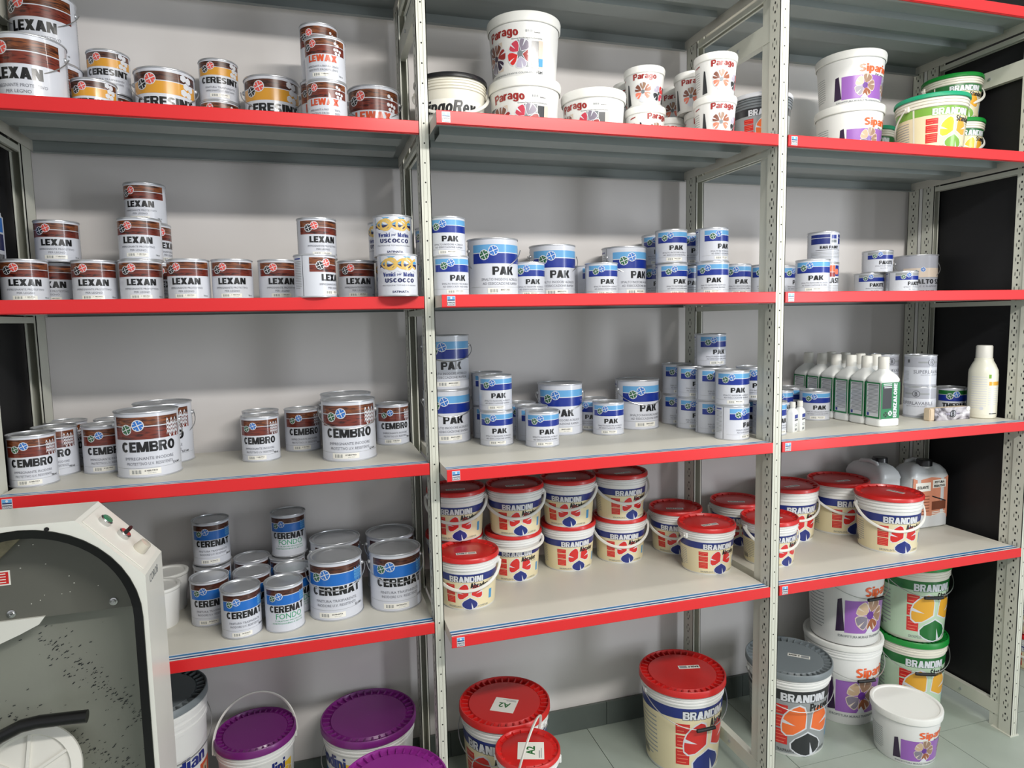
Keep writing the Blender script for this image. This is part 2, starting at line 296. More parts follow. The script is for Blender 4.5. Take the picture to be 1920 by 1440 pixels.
ITEMS=[
('a1', 'lexL', -0.925, 0.17, 2.054, -0.09, 'large wood-banded tin cut by the photo edge, front of top shelf left end', 'wood-print tins on the top stocked shelf'),
('a3', 'lexL', -0.935, 0.33, 2.054, 0.04, 'large wood-banded tin mostly hidden under the raised one, top shelf left end', 'wood-print tins on the top stocked shelf'),
('a2', 'lexL', -0.94, 0.33, 2.224, -0.03, 'large wood-banded tin standing raised at the back left, cut by the top edge', 'wood-print tins on the top stocked shelf'),
('a4', 'cerS', -0.813, 0.248, 2.054, 0.17, 'small honeycomb tin at the front edge, first beside the large wood-banded tins', 'wood-print tins on the top stocked shelf'),
('a6', 'lewS', -0.803, 0.354, 2.054, 0.12, 'dark tin mostly hidden under the leftmost raised honeycomb tin', 'wood-print tins on the top stocked shelf'),
('a5', 'cerS', -0.8, 0.35, 2.163, 0.15, 'small honeycomb tin raised at the left, behind the low honeycomb tin', 'wood-print tins on the top stocked shelf'),
('a7', 'cerL', -0.659, 0.323, 2.054, 0.15, 'large honeycomb tin between the two raised small honeycomb tins', 'wood-print tins on the top stocked shelf'),
('a9', 'lewS', -0.524, 0.346, 2.054, 0.07, 'wood-banded tin almost hidden under the right raised honeycomb tin', 'wood-print tins on the top stocked shelf'),
('a8', 'cerS', -0.523, 0.349, 2.163, 0.17, 'small honeycomb tin raised between the two large honeycomb tins', 'wood-print tins on the top stocked shelf'),
('a10', 'cerL', -0.38, 0.316, 2.054, 0.03, 'large honeycomb tin just left of the tall stack with orange lettering', 'wood-print tins on the top stocked shelf'),
('a11b', 'lewS', -0.235, 0.115, 2.054, -0.18, 'small tin with orange lettering, lower front of the stack', 'wood-print tins on the top stocked shelf'),
('a11a', 'lewS', -0.235, 0.117, 2.163, -0.18, 'small tin with orange lettering, upper front of the stack', 'wood-print tins on the top stocked shelf'),
('a11d', 'lewT', -0.25, 0.235, 2.054, -0.08, 'dark wood-banded tin behind the orange-lettered stack, lower one', 'wood-print tins on the top stocked shelf'),
('a11c', 'lewT', -0.246, 0.24, 2.204, -0.05, 'dark wood-banded tin peeking over the orange-lettered stack', 'wood-print tins on the top stocked shelf'),
('a12', 'lewL', -0.093, 0.331, 2.054, -0.12, 'large tin with orange lettering beside the first white post', 'wood-print tins on the top stocked shelf'),
('b1', 'din', 0.128, 0.255, 2.054, -0.19, 'cream pail with black lid and black italic lettering behind the first post', 'white tubs and pails on the top stocked shelf'),
('b3', 'par4', 0.345, 0.209, 2.054, -0.55, 'large white tub with maroon lettering, lower one of the tall pair', 'white tubs and pails on the top stocked shelf'),
('b2', 'par4', 0.346, 0.21, 2.232, -0.71, 'large white tub with maroon lettering on top of the tall pair', 'white tubs and pails on the top stocked shelf'),
('b4', 'par3', 0.554, 0.173, 2.054, -0.86, 'lone large white tub with maroon lettering right of the tall pair', 'white tubs and pails on the top stocked shelf'),
('b5b', 'parS', 0.717, 0.149, 2.054, 0.22, 'small white tub turned right, lower of the left small pair', 'white tubs and pails on the top stocked shelf'),
('b5a', 'parS', 0.718, 0.156, 2.173, -0.49, 'small white tub with petal print, upper of the left small pair', 'white tubs and pails on the top stocked shelf'),
('b5cl', 'parS', 0.705, 0.278, 2.054, -0.67, 'small white tub hidden low behind the left small pair', 'white tubs and pails on the top stocked shelf'),
('b5c', 'parS', 0.74, 0.283, 2.173, -0.83, 'small white tub half hidden behind left of the left small pair', 'white tubs and pails on the top stocked shelf'),
('b5dl', 'parS', 0.847, 0.244, 2.054, -0.58, 'small white tub hidden low between the small pairs', 'white tubs and pails on the top stocked shelf'),
('b5d', 'parS', 0.913, 0.295, 2.173, -0.71, 'small white tub half hidden between the small pairs', 'white tubs and pails on the top stocked shelf'),
('b5f', 'parS', 0.919, 0.137, 2.054, -0.54, 'small white tub behind the right small pair, lower one', 'white tubs and pails on the top stocked shelf'),
('b5e', 'parS', 0.892, 0.156, 2.173, -0.64, 'small white tub behind the right small pair, upper one', 'white tubs and pails on the top stocked shelf'),
('b5h', 'parS', 0.874, 0.012, 2.054, -0.18, 'small white tub in front of the second post, lower of the right pair', 'white tubs and pails on the top stocked shelf'),
('b5g', 'parS', 0.875, 0.012, 2.173, -0.2, 'small white tub with glossy lid, upper of the right pair', 'white tubs and pails on the top stocked shelf'),
('b6', 'pre2', 1.085, 0.08, 2.054, -0.54, 'grey-lidded pail with black band and orange petal behind the second post', 'white tubs and pails on the top stocked shelf'),
('c1b', 'sip4', 1.496, 0.154, 2.054, -0.05, 'white tub with orange lettering and purple flower print, lower of the pair', 'white tubs and pails on the top stocked shelf'),
('c1a', 'sip4', 1.496, 0.155, 2.224, -0.24, 'white tub with orange lettering and purple flower print, upper of the pair', 'white tubs and pails on the top stocked shelf'),
('c2', 'std2', 1.72, 0.305, 2.054, -0.5, 'green-lidded pail mostly hidden between white tubs and the teal-lidded pail', 'white tubs and pails on the top stocked shelf'),
('c3', 'std5', 1.705, 0.02, 2.054, -0.29, 'cream pail with teal lid and green band at the front', 'white tubs and pails on the top stocked shelf'),
('c5', 'std2', 1.958, 0.152, 2.054, -0.18, 'green-lidded pail low at the back beside the black side panel', 'white tubs and pails on the top stocked shelf'),
('c4', 'std2', 1.958, 0.165, 2.21, -0.42, 'green-lidded pail raised at the back beside the black side panel', 'white tubs and pails on the top stocked shelf'),
('d1', 'lexS', -0.995, 0.219, 1.604, 0.34, 'wood-banded tin at the far left front of the second shelf', 'wood-banded tins on the second shelf'),
('d2', 'lexS', -0.96, 0.32, 1.604, 0.08, 'wood-banded tin half hidden behind the leftmost one of the second shelf', 'wood-banded tins on the second shelf'),
('d3', 'lexS', -0.841, 0.231, 1.604, 0.18, 'wood-banded tin third from the left in the front row, second shelf', 'wood-banded tins on the second shelf'),
('d4', 'lexS', -0.728, 0.215, 1.604, 0.2, 'wood-banded tin directly under the three-high pile, second shelf', 'wood-banded tins on the second shelf'),
('d5', 'lexS', -0.608, 0.181, 1.604, -0.0, 'wood-banded tin just right of the three-high pile, second shelf', 'wood-banded tins on the second shelf'),
('d6', 'lexS', -0.5, 0.18, 1.604, 0.05, 'wood-banded tin in front row left of the dark set-back tin', 'wood-banded tins on the second shelf'),
('d7', 'lexS', -0.384, 0.189, 1.604, 0.23, 'dark set-back wood-banded tin beside the two-high front pair', 'wood-banded tins on the second shelf'),
('d8', 'lexS', -0.287, 0.034, 1.604, 0.99, 'tin turned to show its seam, lower of the two-high front pair', 'wood-banded tins on the second shelf'),
('d9', 'lexS', -0.173, 0.197, 1.604, 0.06, 'wood-banded tin left of the rope-print tins, second shelf', 'wood-banded tins on the second shelf'),
('d12b', 'lexS', -0.708, 0.32, 1.604, 0.74, 'hidden wood-banded tin under the rear of the three-high pile', 'wood-banded tins on the second shelf'),
('d10', 'lexS', -0.941, 0.302, 1.712, 0.23, 'wood-banded tin raised alone near the left side post, second shelf', 'wood-banded tins on the second shelf'),
('d11', 'lexS', -0.726, 0.223, 1.712, 0.08, 'wood-banded tin in the middle of the three-high pile, in front', 'wood-banded tins on the second shelf'),
('d12', 'lexS', -0.722, 0.33, 1.712, 1.18, 'wood-banded tin in the middle of the three-high pile, half hidden behind', 'wood-banded tins on the second shelf'),
('d13', 'lexS', -0.728, 0.324, 1.82, -0.09, 'wood-banded tin on top of the three-high pile', 'wood-banded tins on the second shelf'),
('d14', 'lexS', -0.277, 0.154, 1.712, 0.3, 'wood-banded tin on top of the two-high front pair', 'wood-banded tins on the second shelf'),
('e1', 'usc', -0.08, 0.003, 1.604, -0.02, 'tin with yellow rope print, lower front one beside the first post', 'wood-banded tins on the second shelf'),
('e2', 'usc', -0.08, 0.075, 1.712, -0.06, 'tin with yellow rope print, upper front one beside the first post', 'wood-banded tins on the second shelf'),
('e3', 'usc', -0.069, 0.17, 1.604, -0.43, 'rope-print tin hidden behind the lower front rope-print tin', 'wood-banded tins on the second shelf'),
('e4', 'usc', -0.083, 0.2, 1.712, -0.45, 'rope-print tin half hidden behind the upper front rope-print tin', 'wood-banded tins on the second shelf'),
('f3', 'pakS', 0.065, 0.231, 1.604, -0.47, 'dark blue-banded tin behind the first post, lower one, second shelf', 'blue-banded tins on the second shelf'),
('f3u', 'pakS', 0.065, 0.284, 1.712, -0.44, 'dark blue-banded tin behind the first post, upper one, second shelf', 'blue-banded tins on the second shelf'),
('f2', 'pakS', 0.065, 0.034, 1.604, 0.22, 'small blue-banded tin beside the first post, lower of the pair', 'blue-banded tins on the second shelf'),
('f1', 'pakS', 0.068, 0.077, 1.712, -0.05, 'small blue-banded tin beside the first post, upper of the pair', 'blue-banded tins on the second shelf'),
('f4', 'pakL', 0.224, 0.171, 1.604, 0.12, 'largest blue-banded tin of the second shelf, with wire handle, foremost', 'blue-banded tins on the second shelf'),
('f5', 'pakS', 0.348, 0.214, 1.604, -0.05, 'small blue-banded tin tucked right beside the foremost large blue one', 'blue-banded tins on the second shelf'),
('f6', 'pakL', 0.464, 0.31, 1.604, -0.05, 'middle one of the three large blue-banded tins, second shelf', 'blue-banded tins on the second shelf'),
('f7', 'pakS', 0.592, 0.337, 1.604, 0.65, 'dim blue-banded tin behind, right of the middle large blue tin', 'blue-banded tins on the second shelf'),
('f8', 'pakS', 0.597, 0.218, 1.604, -0.05, 'small blue-banded tin in front of the right large blue tin, second shelf', 'blue-banded tins on the second shelf'),
('f9', 'pakL', 0.733, 0.331, 1.604, 0.25, 'right one of the three large blue-banded tins, second shelf', 'blue-banded tins on the second shelf'),
('f10l', 'pakS', 0.864, 0.346, 1.604, -0.27, 'dim blue-banded tin behind the two-high pairs, lower left', 'blue-banded tins on the second shelf'),
('f10', 'pakS', 0.865, 0.344, 1.712, -0.27, 'dim blue-banded tin behind the two-high pairs, upper left', 'blue-banded tins on the second shelf'),
('f11l', 'pakS', 0.854, 0.223, 1.604, 0.01, 'lower front tin of the left blue two-high pair, second shelf', 'blue-banded tins on the second shelf'),
('f11', 'pakS', 0.85, 0.22, 1.712, -0.22, 'upper front tin of the left blue two-high pair, second shelf', 'blue-banded tins on the second shelf'),
('f12l', 'pakS', 0.967, 0.318, 1.604, -0.08, 'dim blue-banded tin between the two-high pairs, lower', 'blue-banded tins on the second shelf'),
('f12', 'pakS', 0.967, 0.301, 1.712, -0.0, 'dim blue-banded tin between the two-high pairs, upper', 'blue-banded tins on the second shelf'),
('f13l', 'pakS', 0.964, 0.153, 1.604, -0.52, 'lower tin of the right blue two-high pair, second shelf', 'blue-banded tins on the second shelf'),
('f13', 'pakS', 0.966, 0.161, 1.712, 0.19, 'upper tin of the right blue two-high pair, seam showing', 'blue-banded tins on the second shelf'),
('f14', 'pakS', 1.111, 0.239, 1.604, -0.21, 'small blue-banded tin right of the right two-high pair, second shelf', 'blue-banded tins on the second shelf'),
('f15', 'pakS', 1.24, 0.25, 1.604, -0.32, 'small blue-banded tin just left of the second post, second shelf', 'blue-banded tins on the second shelf'),
('g1', 'pakS', 1.345, 0.3, 1.604, 0.65, 'blue-banded tin peeking out right behind the second post, second shelf', 'blue-banded tins on the second shelf'),
('g2', 'pakS', 1.268, 0.048, 1.604, -0.53, 'blue-banded tin in front of the tin with two dark blue bands', 'blue-banded tins on the second shelf'),
('g4', 'ist', 1.432, 0.189, 1.604, -0.03, 'orange-labelled tin half hidden under the tin with two dark blue bands', 'assorted tins in the right bay of the second shelf'),
('g3', 'bar', 1.433, 0.19, 1.712, -0.33, 'tin with two dark blue bands standing raised in the right bay', 'assorted tins in the right bay of the second shelf'),
('g5l', 'ite', 1.706, 0.258, 1.604, -0.39, 'flat tin with grey and blue band, lower of the pair, right bay', 'assorted tins in the right bay of the second shelf'),
('g5', 'ite', 1.721, 0.239, 1.684, -0.31, 'flat tin with grey and blue band, upper of the pair, right bay', 'assorted tins in the right bay of the second shelf'),
('g6', 'ite', 1.763, 0.167, 1.604, -0.09, 'flat tin with grey and blue band standing single in front of the big one', 'assorted tins in the right bay of the second shelf'),
('g7', 'sma', 1.963, 0.294, 1.604, -0.41, 'large pale grey tin with beige band and wire handle, second shelf right end', 'assorted tins in the right bay of the second shelf'),
('h1', 'cemS', -0.984, 0.138, 1.154, 0.33, 'small wave-print tin at the front left corner of the third shelf', 'wave-print wood-banded tins on the third shelf'),
('h2', 'cemS', -0.969, 0.248, 1.154, 0.08, 'small wave-print tin turned away, second from the left corner, third shelf', 'wave-print wood-banded tins on the third shelf'),
('h3', 'cemS', -0.975, 0.355, 1.154, 0.17, 'small wave-print tin at the back with only its lid in view, third shelf left', 'wave-print wood-banded tins on the third shelf'),
('h5', 'cemS', -0.853, 0.245, 1.154, 0.35, 'small wave-print tin tucked left behind the large front tin', 'wave-print wood-banded tins on the third shelf'),
('h4', 'cemS', -0.853, 0.355, 1.154, 0.33, 'small wave-print tin hidden behind the large front tin with its lid edge in view', 'wave-print wood-banded tins on the third shelf'),
('h6', 'cemL', -0.729, 0.167, 1.154, 0.23, 'large wave-print tin in front, left half of the third shelf', 'wave-print wood-banded tins on the third shelf'),
('h7', 'cemL', -0.723, 0.331, 1.154, 0.01, 'large wave-print tin behind right of the large front tin', 'wave-print wood-banded tins on the third shelf'),
('h8', 'cemS', -0.457, 0.244, 1.154, -0.0, 'small wave-print tin in front, middle of the left bay, third shelf', 'wave-print wood-banded tins on the third shelf'),
('h9', 'cemS', -0.463, 0.355, 1.154, 0.09, 'small wave-print tin directly behind the middle front one, third shelf', 'wave-print wood-banded tins on the third shelf'),
('h10', 'cemS', -0.344, 0.355, 1.154, 0.14, 'small wave-print tin left of the large tin whose handle hangs in front', 'wave-print wood-banded tins on the third shelf'),
('h11', 'cemL', -0.213, 0.176, 1.154, -0.02, 'large wave-print tin with its wire handle hanging across the front', 'wave-print wood-banded tins on the third shelf'),
('h12', 'cemL', -0.212, 0.331, 1.154, -0.05, 'large wave-print tin behind the one with the hanging handle', 'wave-print wood-banded tins on the third shelf'),
('h13', 'cemS', -0.069, 0.355, 1.154, 0.07, 'small wave-print tin nearest the first post, third shelf', 'wave-print wood-banded tins on the third shelf'),
('i1l', 'pakL', 0.102, 0.331, 1.154, 0.06, 'large blue-banded tin beside the first post, lower of the pair, third shelf', 'blue-banded tins on the third shelf'),
('i1', 'pakL', 0.103, 0.331, 1.324, 0.02, 'large blue-banded tin beside the first post, upper of the pair, third shelf', 'blue-banded tins on the third shelf'),
('i2l', 'pakS', 0.235, 0.209, 1.154, -0.12, 'small blue-banded tin right of the large pair, lower front one', 'blue-banded tins on the third shelf'),
('i2', 'pakS', 0.234, 0.21, 1.262, -0.11, 'small blue-banded tin right of the large pair, upper front one', 'blue-banded tins on the third shelf'),
('i3l', 'pakS', 0.242, 0.337, 1.154, 0.18, 'small blue-banded tin between large pair and front pair, lower one', 'blue-banded tins on the third shelf'),
('i3', 'pakS', 0.24, 0.337, 1.262, 0.19, 'small blue-banded tin between large pair and front pair, upper one', 'blue-banded tins on the third shelf'),
('i4', 'pakS', 0.36, 0.136, 1.154, -0.08, 'small blue-banded tin at the very front, centre left of the third shelf middle bay', 'blue-banded tins on the third shelf'),
('i5', 'pakS', 0.363, 0.248, 1.154, 0.25, 'small blue-banded tin directly behind the very front one', 'blue-banded tins on the third shelf'),
('i6', 'pakS', 0.359, 0.355, 1.154, 0.13, 'small blue-banded tin whose lid only shows behind the front pair', 'blue-banded tins on the third shelf'),
('i7', 'pakL', 0.493, 0.331, 1.154, -0.22, 'large blue-banded tin behind the very front small tin, third shelf', 'blue-banded tins on the third shelf'),
('i8', 'pakS', 0.622, 0.355, 1.154, -0.51, 'small blue-banded tin between the two lone large blue tins, rear one', 'blue-banded tins on the third shelf'),
('i9', 'pakS', 0.633, 0.249, 1.154, -0.28, 'small blue-banded tin between the two lone large blue tins, front one', 'blue-banded tins on the third shelf'),
('i10', 'pakL', 0.781, 0.331, 1.154, 0.06, 'large blue-banded tin left of the tight block of small tins, third shelf', 'blue-banded tins on the third shelf'),
('j0l', 'pakS', 0.951, 0.355, 1.154, -0.12, 'blue-banded tin in lower tier of the tight block, rearmost', 'blue-banded tins on the third shelf'),
('j0', 'pakS', 0.952, 0.355, 1.262, -0.12, 'blue-banded tin in upper tier of the tight block, rearmost', 'blue-banded tins on the third shelf'),
('j1l', 'pakS', 0.948, 0.245, 1.154, -0.11, 'blue-banded tin in lower tier of the tight block, third from the front', 'blue-banded tins on the third shelf'),
('j1', 'pakS', 0.948, 0.246, 1.262, -0.11, 'blue-banded tin in upper tier of the tight block, third from the front', 'blue-banded tins on the third shelf'),
('j2l', 'pakS', 0.956, 0.138, 1.154, 0.04, 'blue-banded tin in lower tier of the tight block, second from the front', 'blue-banded tins on the third shelf'),
('j2', 'pakS', 0.956, 0.14, 1.262, 0.04, 'blue-banded tin in upper tier of the tight block, second from the front', 'blue-banded tins on the third shelf'),
('j3l', 'pakS', 0.951, 0.018, 1.154, 0.48, 'foremost lower tin of the tight block, turned to show its seam', 'blue-banded tins on the third shelf'),
('j3', 'pakS', 0.95, 0.019, 1.262, -0.28, 'foremost upper tin of the tight block, name facing out', 'blue-banded tins on the third shelf'),
('j4l', 'pakS', 1.104, 0.037, 1.154, 0.16, 'blue-banded tin passing behind the second post, third shelf, turned right', 'blue-banded tins on the third shelf'),
('j5l', 'pakS', 1.089, 0.143, 1.154, -0.31, 'hidden blue-banded tin under the one left of the second post', 'blue-banded tins on the third shelf'),
('j5', 'pakS', 1.089, 0.108, 1.262, -0.2, 'blue-banded tin just left of the second post, upper tier', 'blue-banded tins on the third shelf'),
('j6', 'pakS', 0.995, 0.21, 1.37, 0.01, 'single blue-banded tin on top of the tight block', 'blue-banded tins on the third shelf'),
('k1', 'pakS', 1.45, 0.233, 1.154, -0.39, 'small blue-banded tin in front of the green-label bottles', 'blue-banded tins on the third shelf'),
('k2', 'pakS', 1.345, 0.3, 1.154, -0.11, 'small blue-banded tin behind the two tiny white bottles', 'blue-banded tins on the third shelf'),
('k3', 'pakS', 1.45, 0.361, 1.154, -0.32, 'small blue-banded tin at the back with only its lid in view, third shelf right bay', 'blue-banded tins on the third shelf'),
('l1l', 'sup', 1.826, 0.13, 1.154, -1.09, 'grey and white tin with thin serif lettering, lower front of the stacks', 'grey wall-paint tins on the third shelf'),
('l1', 'sup', 1.826, 0.132, 1.268, -0.16, 'grey and white tin with thin serif lettering, upper front of the stacks', 'grey wall-paint tins on the third shelf'),
('l2l', 'sup', 1.765, 0.236, 1.154, -0.22, 'grey and white tin behind the green-label bottles, lower one', 'grey wall-paint tins on the third shelf'),
('l2', 'sup', 1.765, 0.238, 1.268, -0.26, 'grey and white tin behind the green-label bottles, upper one', 'grey wall-paint tins on the third shelf'),
('l3', 'the', 2.0, 0.15, 1.154, -0.53, 'small tin with green and blue bands behind the marbled box', None),
('m1', 'natS', -0.522, 0.12, 0.704, 0.29, 'foremost small blue-and-wood banded tin, fourth shelf', 'blue-and-wood banded tins on the fourth shelf'),
('m2', 'fonS', -0.41, 0.121, 0.704, 0.18, 'small tin with green second name line, front row, fourth shelf', 'blue-and-wood banded tins on the fourth shelf'),
('m3', 'natL', -0.269, 0.172, 0.704, -0.02, 'large blue-and-wood tin in front, left one of two', 'blue-and-wood banded tins on the fourth shelf'),
('m4', 'natL', -0.097, 0.176, 0.704, 0.09, 'large blue-and-wood tin in front, beside the first post', 'blue-and-wood banded tins on the fourth shelf'),
('m5', 'natL', -0.264, 0.331, 0.704, 0.26, 'large blue-and-wood tin behind left, fourth shelf', 'blue-and-wood banded tins on the fourth shelf'),
('m6', 'natL', -0.093, 0.331, 0.704, 0.07, 'large blue-and-wood tin behind right, next to the first post', 'blue-and-wood banded tins on the fourth shelf'),
('m7', 'natS', -0.614, 0.228, 0.704, 0.2, 'small blue-and-wood tin in front next to the white tubs', 'blue-and-wood banded tins on the fourth shelf'),
('m8l', 'natS', -0.62, 0.335, 0.704, 0.14, 'small tin under the raised blue-and-wood tin, rear left', 'blue-and-wood banded tins on the fourth shelf'),
('m8', 'natS', -0.621, 0.355, 0.834, 0.23, 'raised blue-and-wood tin above the white tubs, dark lid', 'blue-and-wood banded tins on the fourth shelf'),
('m9l', 'fonS', -0.407, 0.331, 0.704, 0.01, 'tin hidden under the raised tin with green second name line', 'blue-and-wood banded tins on the fourth shelf'),
('m9', 'fonS', -0.4, 0.355, 0.834, 0.02, 'raised tin with green second name line, dark lid', 'blue-and-wood banded tins on the fourth shelf'),
('m10', 'natS', -0.511, 0.355, 0.704, 0.03, 'rear of the two lids between the raised tins, fourth shelf', 'blue-and-wood banded tins on the fourth shelf'),
('m11', 'natS', -0.501, 0.23, 0.704, 0.07, 'nearer of the two lids between the raised tins, fourth shelf', 'blue-and-wood banded tins on the fourth shelf'),
('m12', 'fonS', -0.389, 0.226, 0.704, 0.36, 'small tin squeezed behind the front tin with green name line', 'blue-and-wood banded tins on the fourth shelf'),
('n1', 'tub', -0.745, 0.239, 0.704, 0.21, 'plain white tub in front, half hidden by the mixing machine', 'plain white tubs on the fourth shelf'),
('n2', 'tub', -0.743, 0.352, 0.704, 0.19, 'plain white tub behind, half hidden by the mixing machine', 'plain white tubs on the fourth shelf'),
('o0l', 'abr2', 0.112, 0.31, 0.704, -0.14, 'red-lidded pail behind the first post, lower one at the rear', 'red-lidded pails on the fourth shelf'),
('o0', 'abr2', 0.113, 0.269, 0.86, -0.28, 'red-lidded pail behind the first post, upper one at the rear', 'red-lidded pails on the fourth shelf'),
('o00', 'abr2', 0.112, 0.12, 0.704, -0.35, 'red-lidded pail standing low in front beside the first post', 'red-lidded pails on the fourth shelf'),
('o1l', 'abr2', 0.3, 0.272, 0.704, -0.2, 'red-lidded pail, second stack from the left, lower, its handle raised high', 'red-lidded pails on the fourth shelf'),
('o1', 'abr2', 0.302, 0.251, 0.86, -0.25, 'red-lidded pail, second stack from the left, upper', 'red-lidded pails on the fourth shelf'),
('o2l', 'abr2', 0.502, 0.295, 0.704, -0.11, 'red-lidded pail, third stack from the left, lower, handle out of sight', 'red-lidded pails on the fourth shelf'),
('o2', 'abr2', 0.497, 0.278, 0.86, -0.51, 'red-lidded pail, third stack from the left, upper', 'red-lidded pails on the fourth shelf'),
('o3l', 'abr2', 0.699, 0.303, 0.704, -0.3, 'red-lidded pail, rightmost two-high stack, lower', 'red-lidded pails on the fourth shelf'),
('o3', 'abr2', 0.692, 0.285, 0.86, -0.1, 'red-lidded pail, rightmost two-high stack, upper', 'red-lidded pails on the fourth shelf'),
('o4', 'abr2', 0.925, 0.314, 0.704, -0.61, 'single red-lidded pail right of the two-high stacks, half behind the front one', 'red-lidded pails on the fourth shelf'),
('o5', 'abr2', 0.925, 0.115, 0.704, -0.16, 'single red-lidded pail foremost in the middle bay, handle pushed left', 'red-lidded pails on the fourth shelf'),
('o6', 'abr2', 1.18, 0.314, 0.704, -0.61, 'single red-lidded pail at the rear left of the second post', 'red-lidded pails on the fourth shelf'),
('o7', 'abr2', 1.16, 0.1, 0.704, -0.03, 'red-lidded pail standing right behind the second post', 'red-lidded pails on the fourth shelf'),
('o8', 'abr5', 1.392, 0.297, 0.704, -0.16, 'large red-lidded pail behind the one at the second post, right bay', 'red-lidded pails on the fourth shelf'),
('o9', 'abr5', 1.625, 0.297, 0.704, -0.22, 'large red-lidded pail in the centre of the right bay, fourth shelf', 'red-lidded pails on the fourth shelf'),
('o10', 'abr5', 1.641, 0.075, 0.704, -0.42, 'large red-lidded pail foremost in the right bay, fourth shelf', 'red-lidded pails on the fourth shelf'),
('q1', 'pur10', -0.524, 0.302, 0.0, 0.11, 'purple-lidded bucket with its white handle standing up', 'buckets on the floor under the shelves'),
('q2', 'pur14', -0.187, 0.272, 0.0, -1.38, 'dark purple-lidded bucket with wire handle, back row by the first post', 'buckets on the floor under the shelves'),
('q3', 'pur14', -0.148, -0.061, 0.0, 0.16, 'bright purple-lidded bucket cut by the bottom edge of the photo', 'buckets on the floor under the shelves'),
('q4', 'abr14', 0.241, 0.208, 0.0, -0.74, 'large red-lidded bucket with square paper sticker, right of the first post', 'buckets on the floor under the shelves'),
('q5l', 'abr2', 0.238, -0.04, 0.0, -0.35, 'red-lidded pail out of view under the one with the handle across its lid', 'buckets on the floor under the shelves'),
('q5', 'abr2', 0.238, -0.045, 0.156, -0.38, 'small red-lidded pail with square paper sticker, handle across its lid', 'buckets on the floor under the shelves'),
('q6', 'abr14', 0.881, 0.19, 0.0, 0.01, 'tall red-lidded bucket alone on the floor, black grip on wire handle', 'buckets on the floor under the shelves'),
('q7', 'pre14', 1.297, 0.157, 0.0, -0.33, 'grey-lidded bucket with orange and black petals behind the second post', 'buckets on the floor under the shelves'),
('q8l', 'sip14', 1.615, 0.24, 0.0, -0.14, 'tall white bucket with orange lettering, lower of the pair', 'buckets on the floor under the shelves'),
('q8', 'sip14', 1.61, 0.23, 0.315, 0.02, 'tall white bucket with orange lettering, upper of the pair under the shelf', 'buckets on the floor under the shelves'),
('q9l', 'std14', 1.895, 0.19, 0.0, -0.42, 'pale green bucket with dark green band, lower of the pair', 'buckets on the floor under the shelves'),
('q9', 'std14', 1.89, 0.185, 0.3, -0.28, 'pale green bucket with dark green band, upper of the pair under the shelf', 'buckets on the floor under the shelves'),
('q10', 'sip5', 1.636, -0.034, 0.0, -0.17, 'low white tub with plain white lid, foremost on the floor at right', 'buckets on the floor under the shelves'),
('q11', 'ban', -0.79, 0.255, 0.0, 0.75, 'tall white bucket with orange and blue print behind the mixing machine', 'buckets on the floor under the shelves'),
('q12l', 'abr2', 2.625, 0.223, 0.0, -1.18, 'red-lidded pail beyond the right end post, lower one', 'buckets on the floor under the shelves'),
('q12', 'abr2', 2.631, 0.228, 0.156, -1.27, 'red-lidded pail beyond the right end post, upper one', 'buckets on the floor under the shelves')]

# ------------------------------------------------------------------ printed designs
def sticker(A,c=0,f=.115,txt='1  NEUTRO',col='black'):
    A.rect(c-32,c+26,f-.045,f+.045,'paper' if col=='black' else 'tin_white',1)
    A.barcode(c-26,c-8,f-.028,f+.028,'mgrey' if col=='black' else col,2,8)
    A.text(txt,c-3,c+20,f+.002,f+.026,col,2,.03); A.text('tinta base',c+2,c+17,f-.028,f-.012,'lgrey',2,.0)
def fine(A,l1,l2,f1=.28,f2=.20,w=46,h=.045,col='grey_text'):
    A.text(l1,-w,w,f1,f1+h,col,2,0); A.text(l2,-w*.95 if len(l2)>len(l1)*.8 else -w*.45,w*.95 if len(l2)>len(l1)*.8 else w*.45,f2,f2+h,col,2,0)
def side(A):
    A.rect(-93,-91.6,.03,.97,'seam',1); A.lines(-126,-98,.2,.85,17,'lgrey',1,.3); A.rect(-126,-100,.88,.91,'navy',1)
    A.rect(93,94,.03,.97,'lgrey',1); A.lines(98,128,.25,.85,15,'lgrey',1,.3)
def wood_band(A,f0,f1,sp,top,low,d=72):
    A.rect(-d,d,f0,sp-.008,low,1); A.rect(-d,d,sp+.008,f1,top,1)
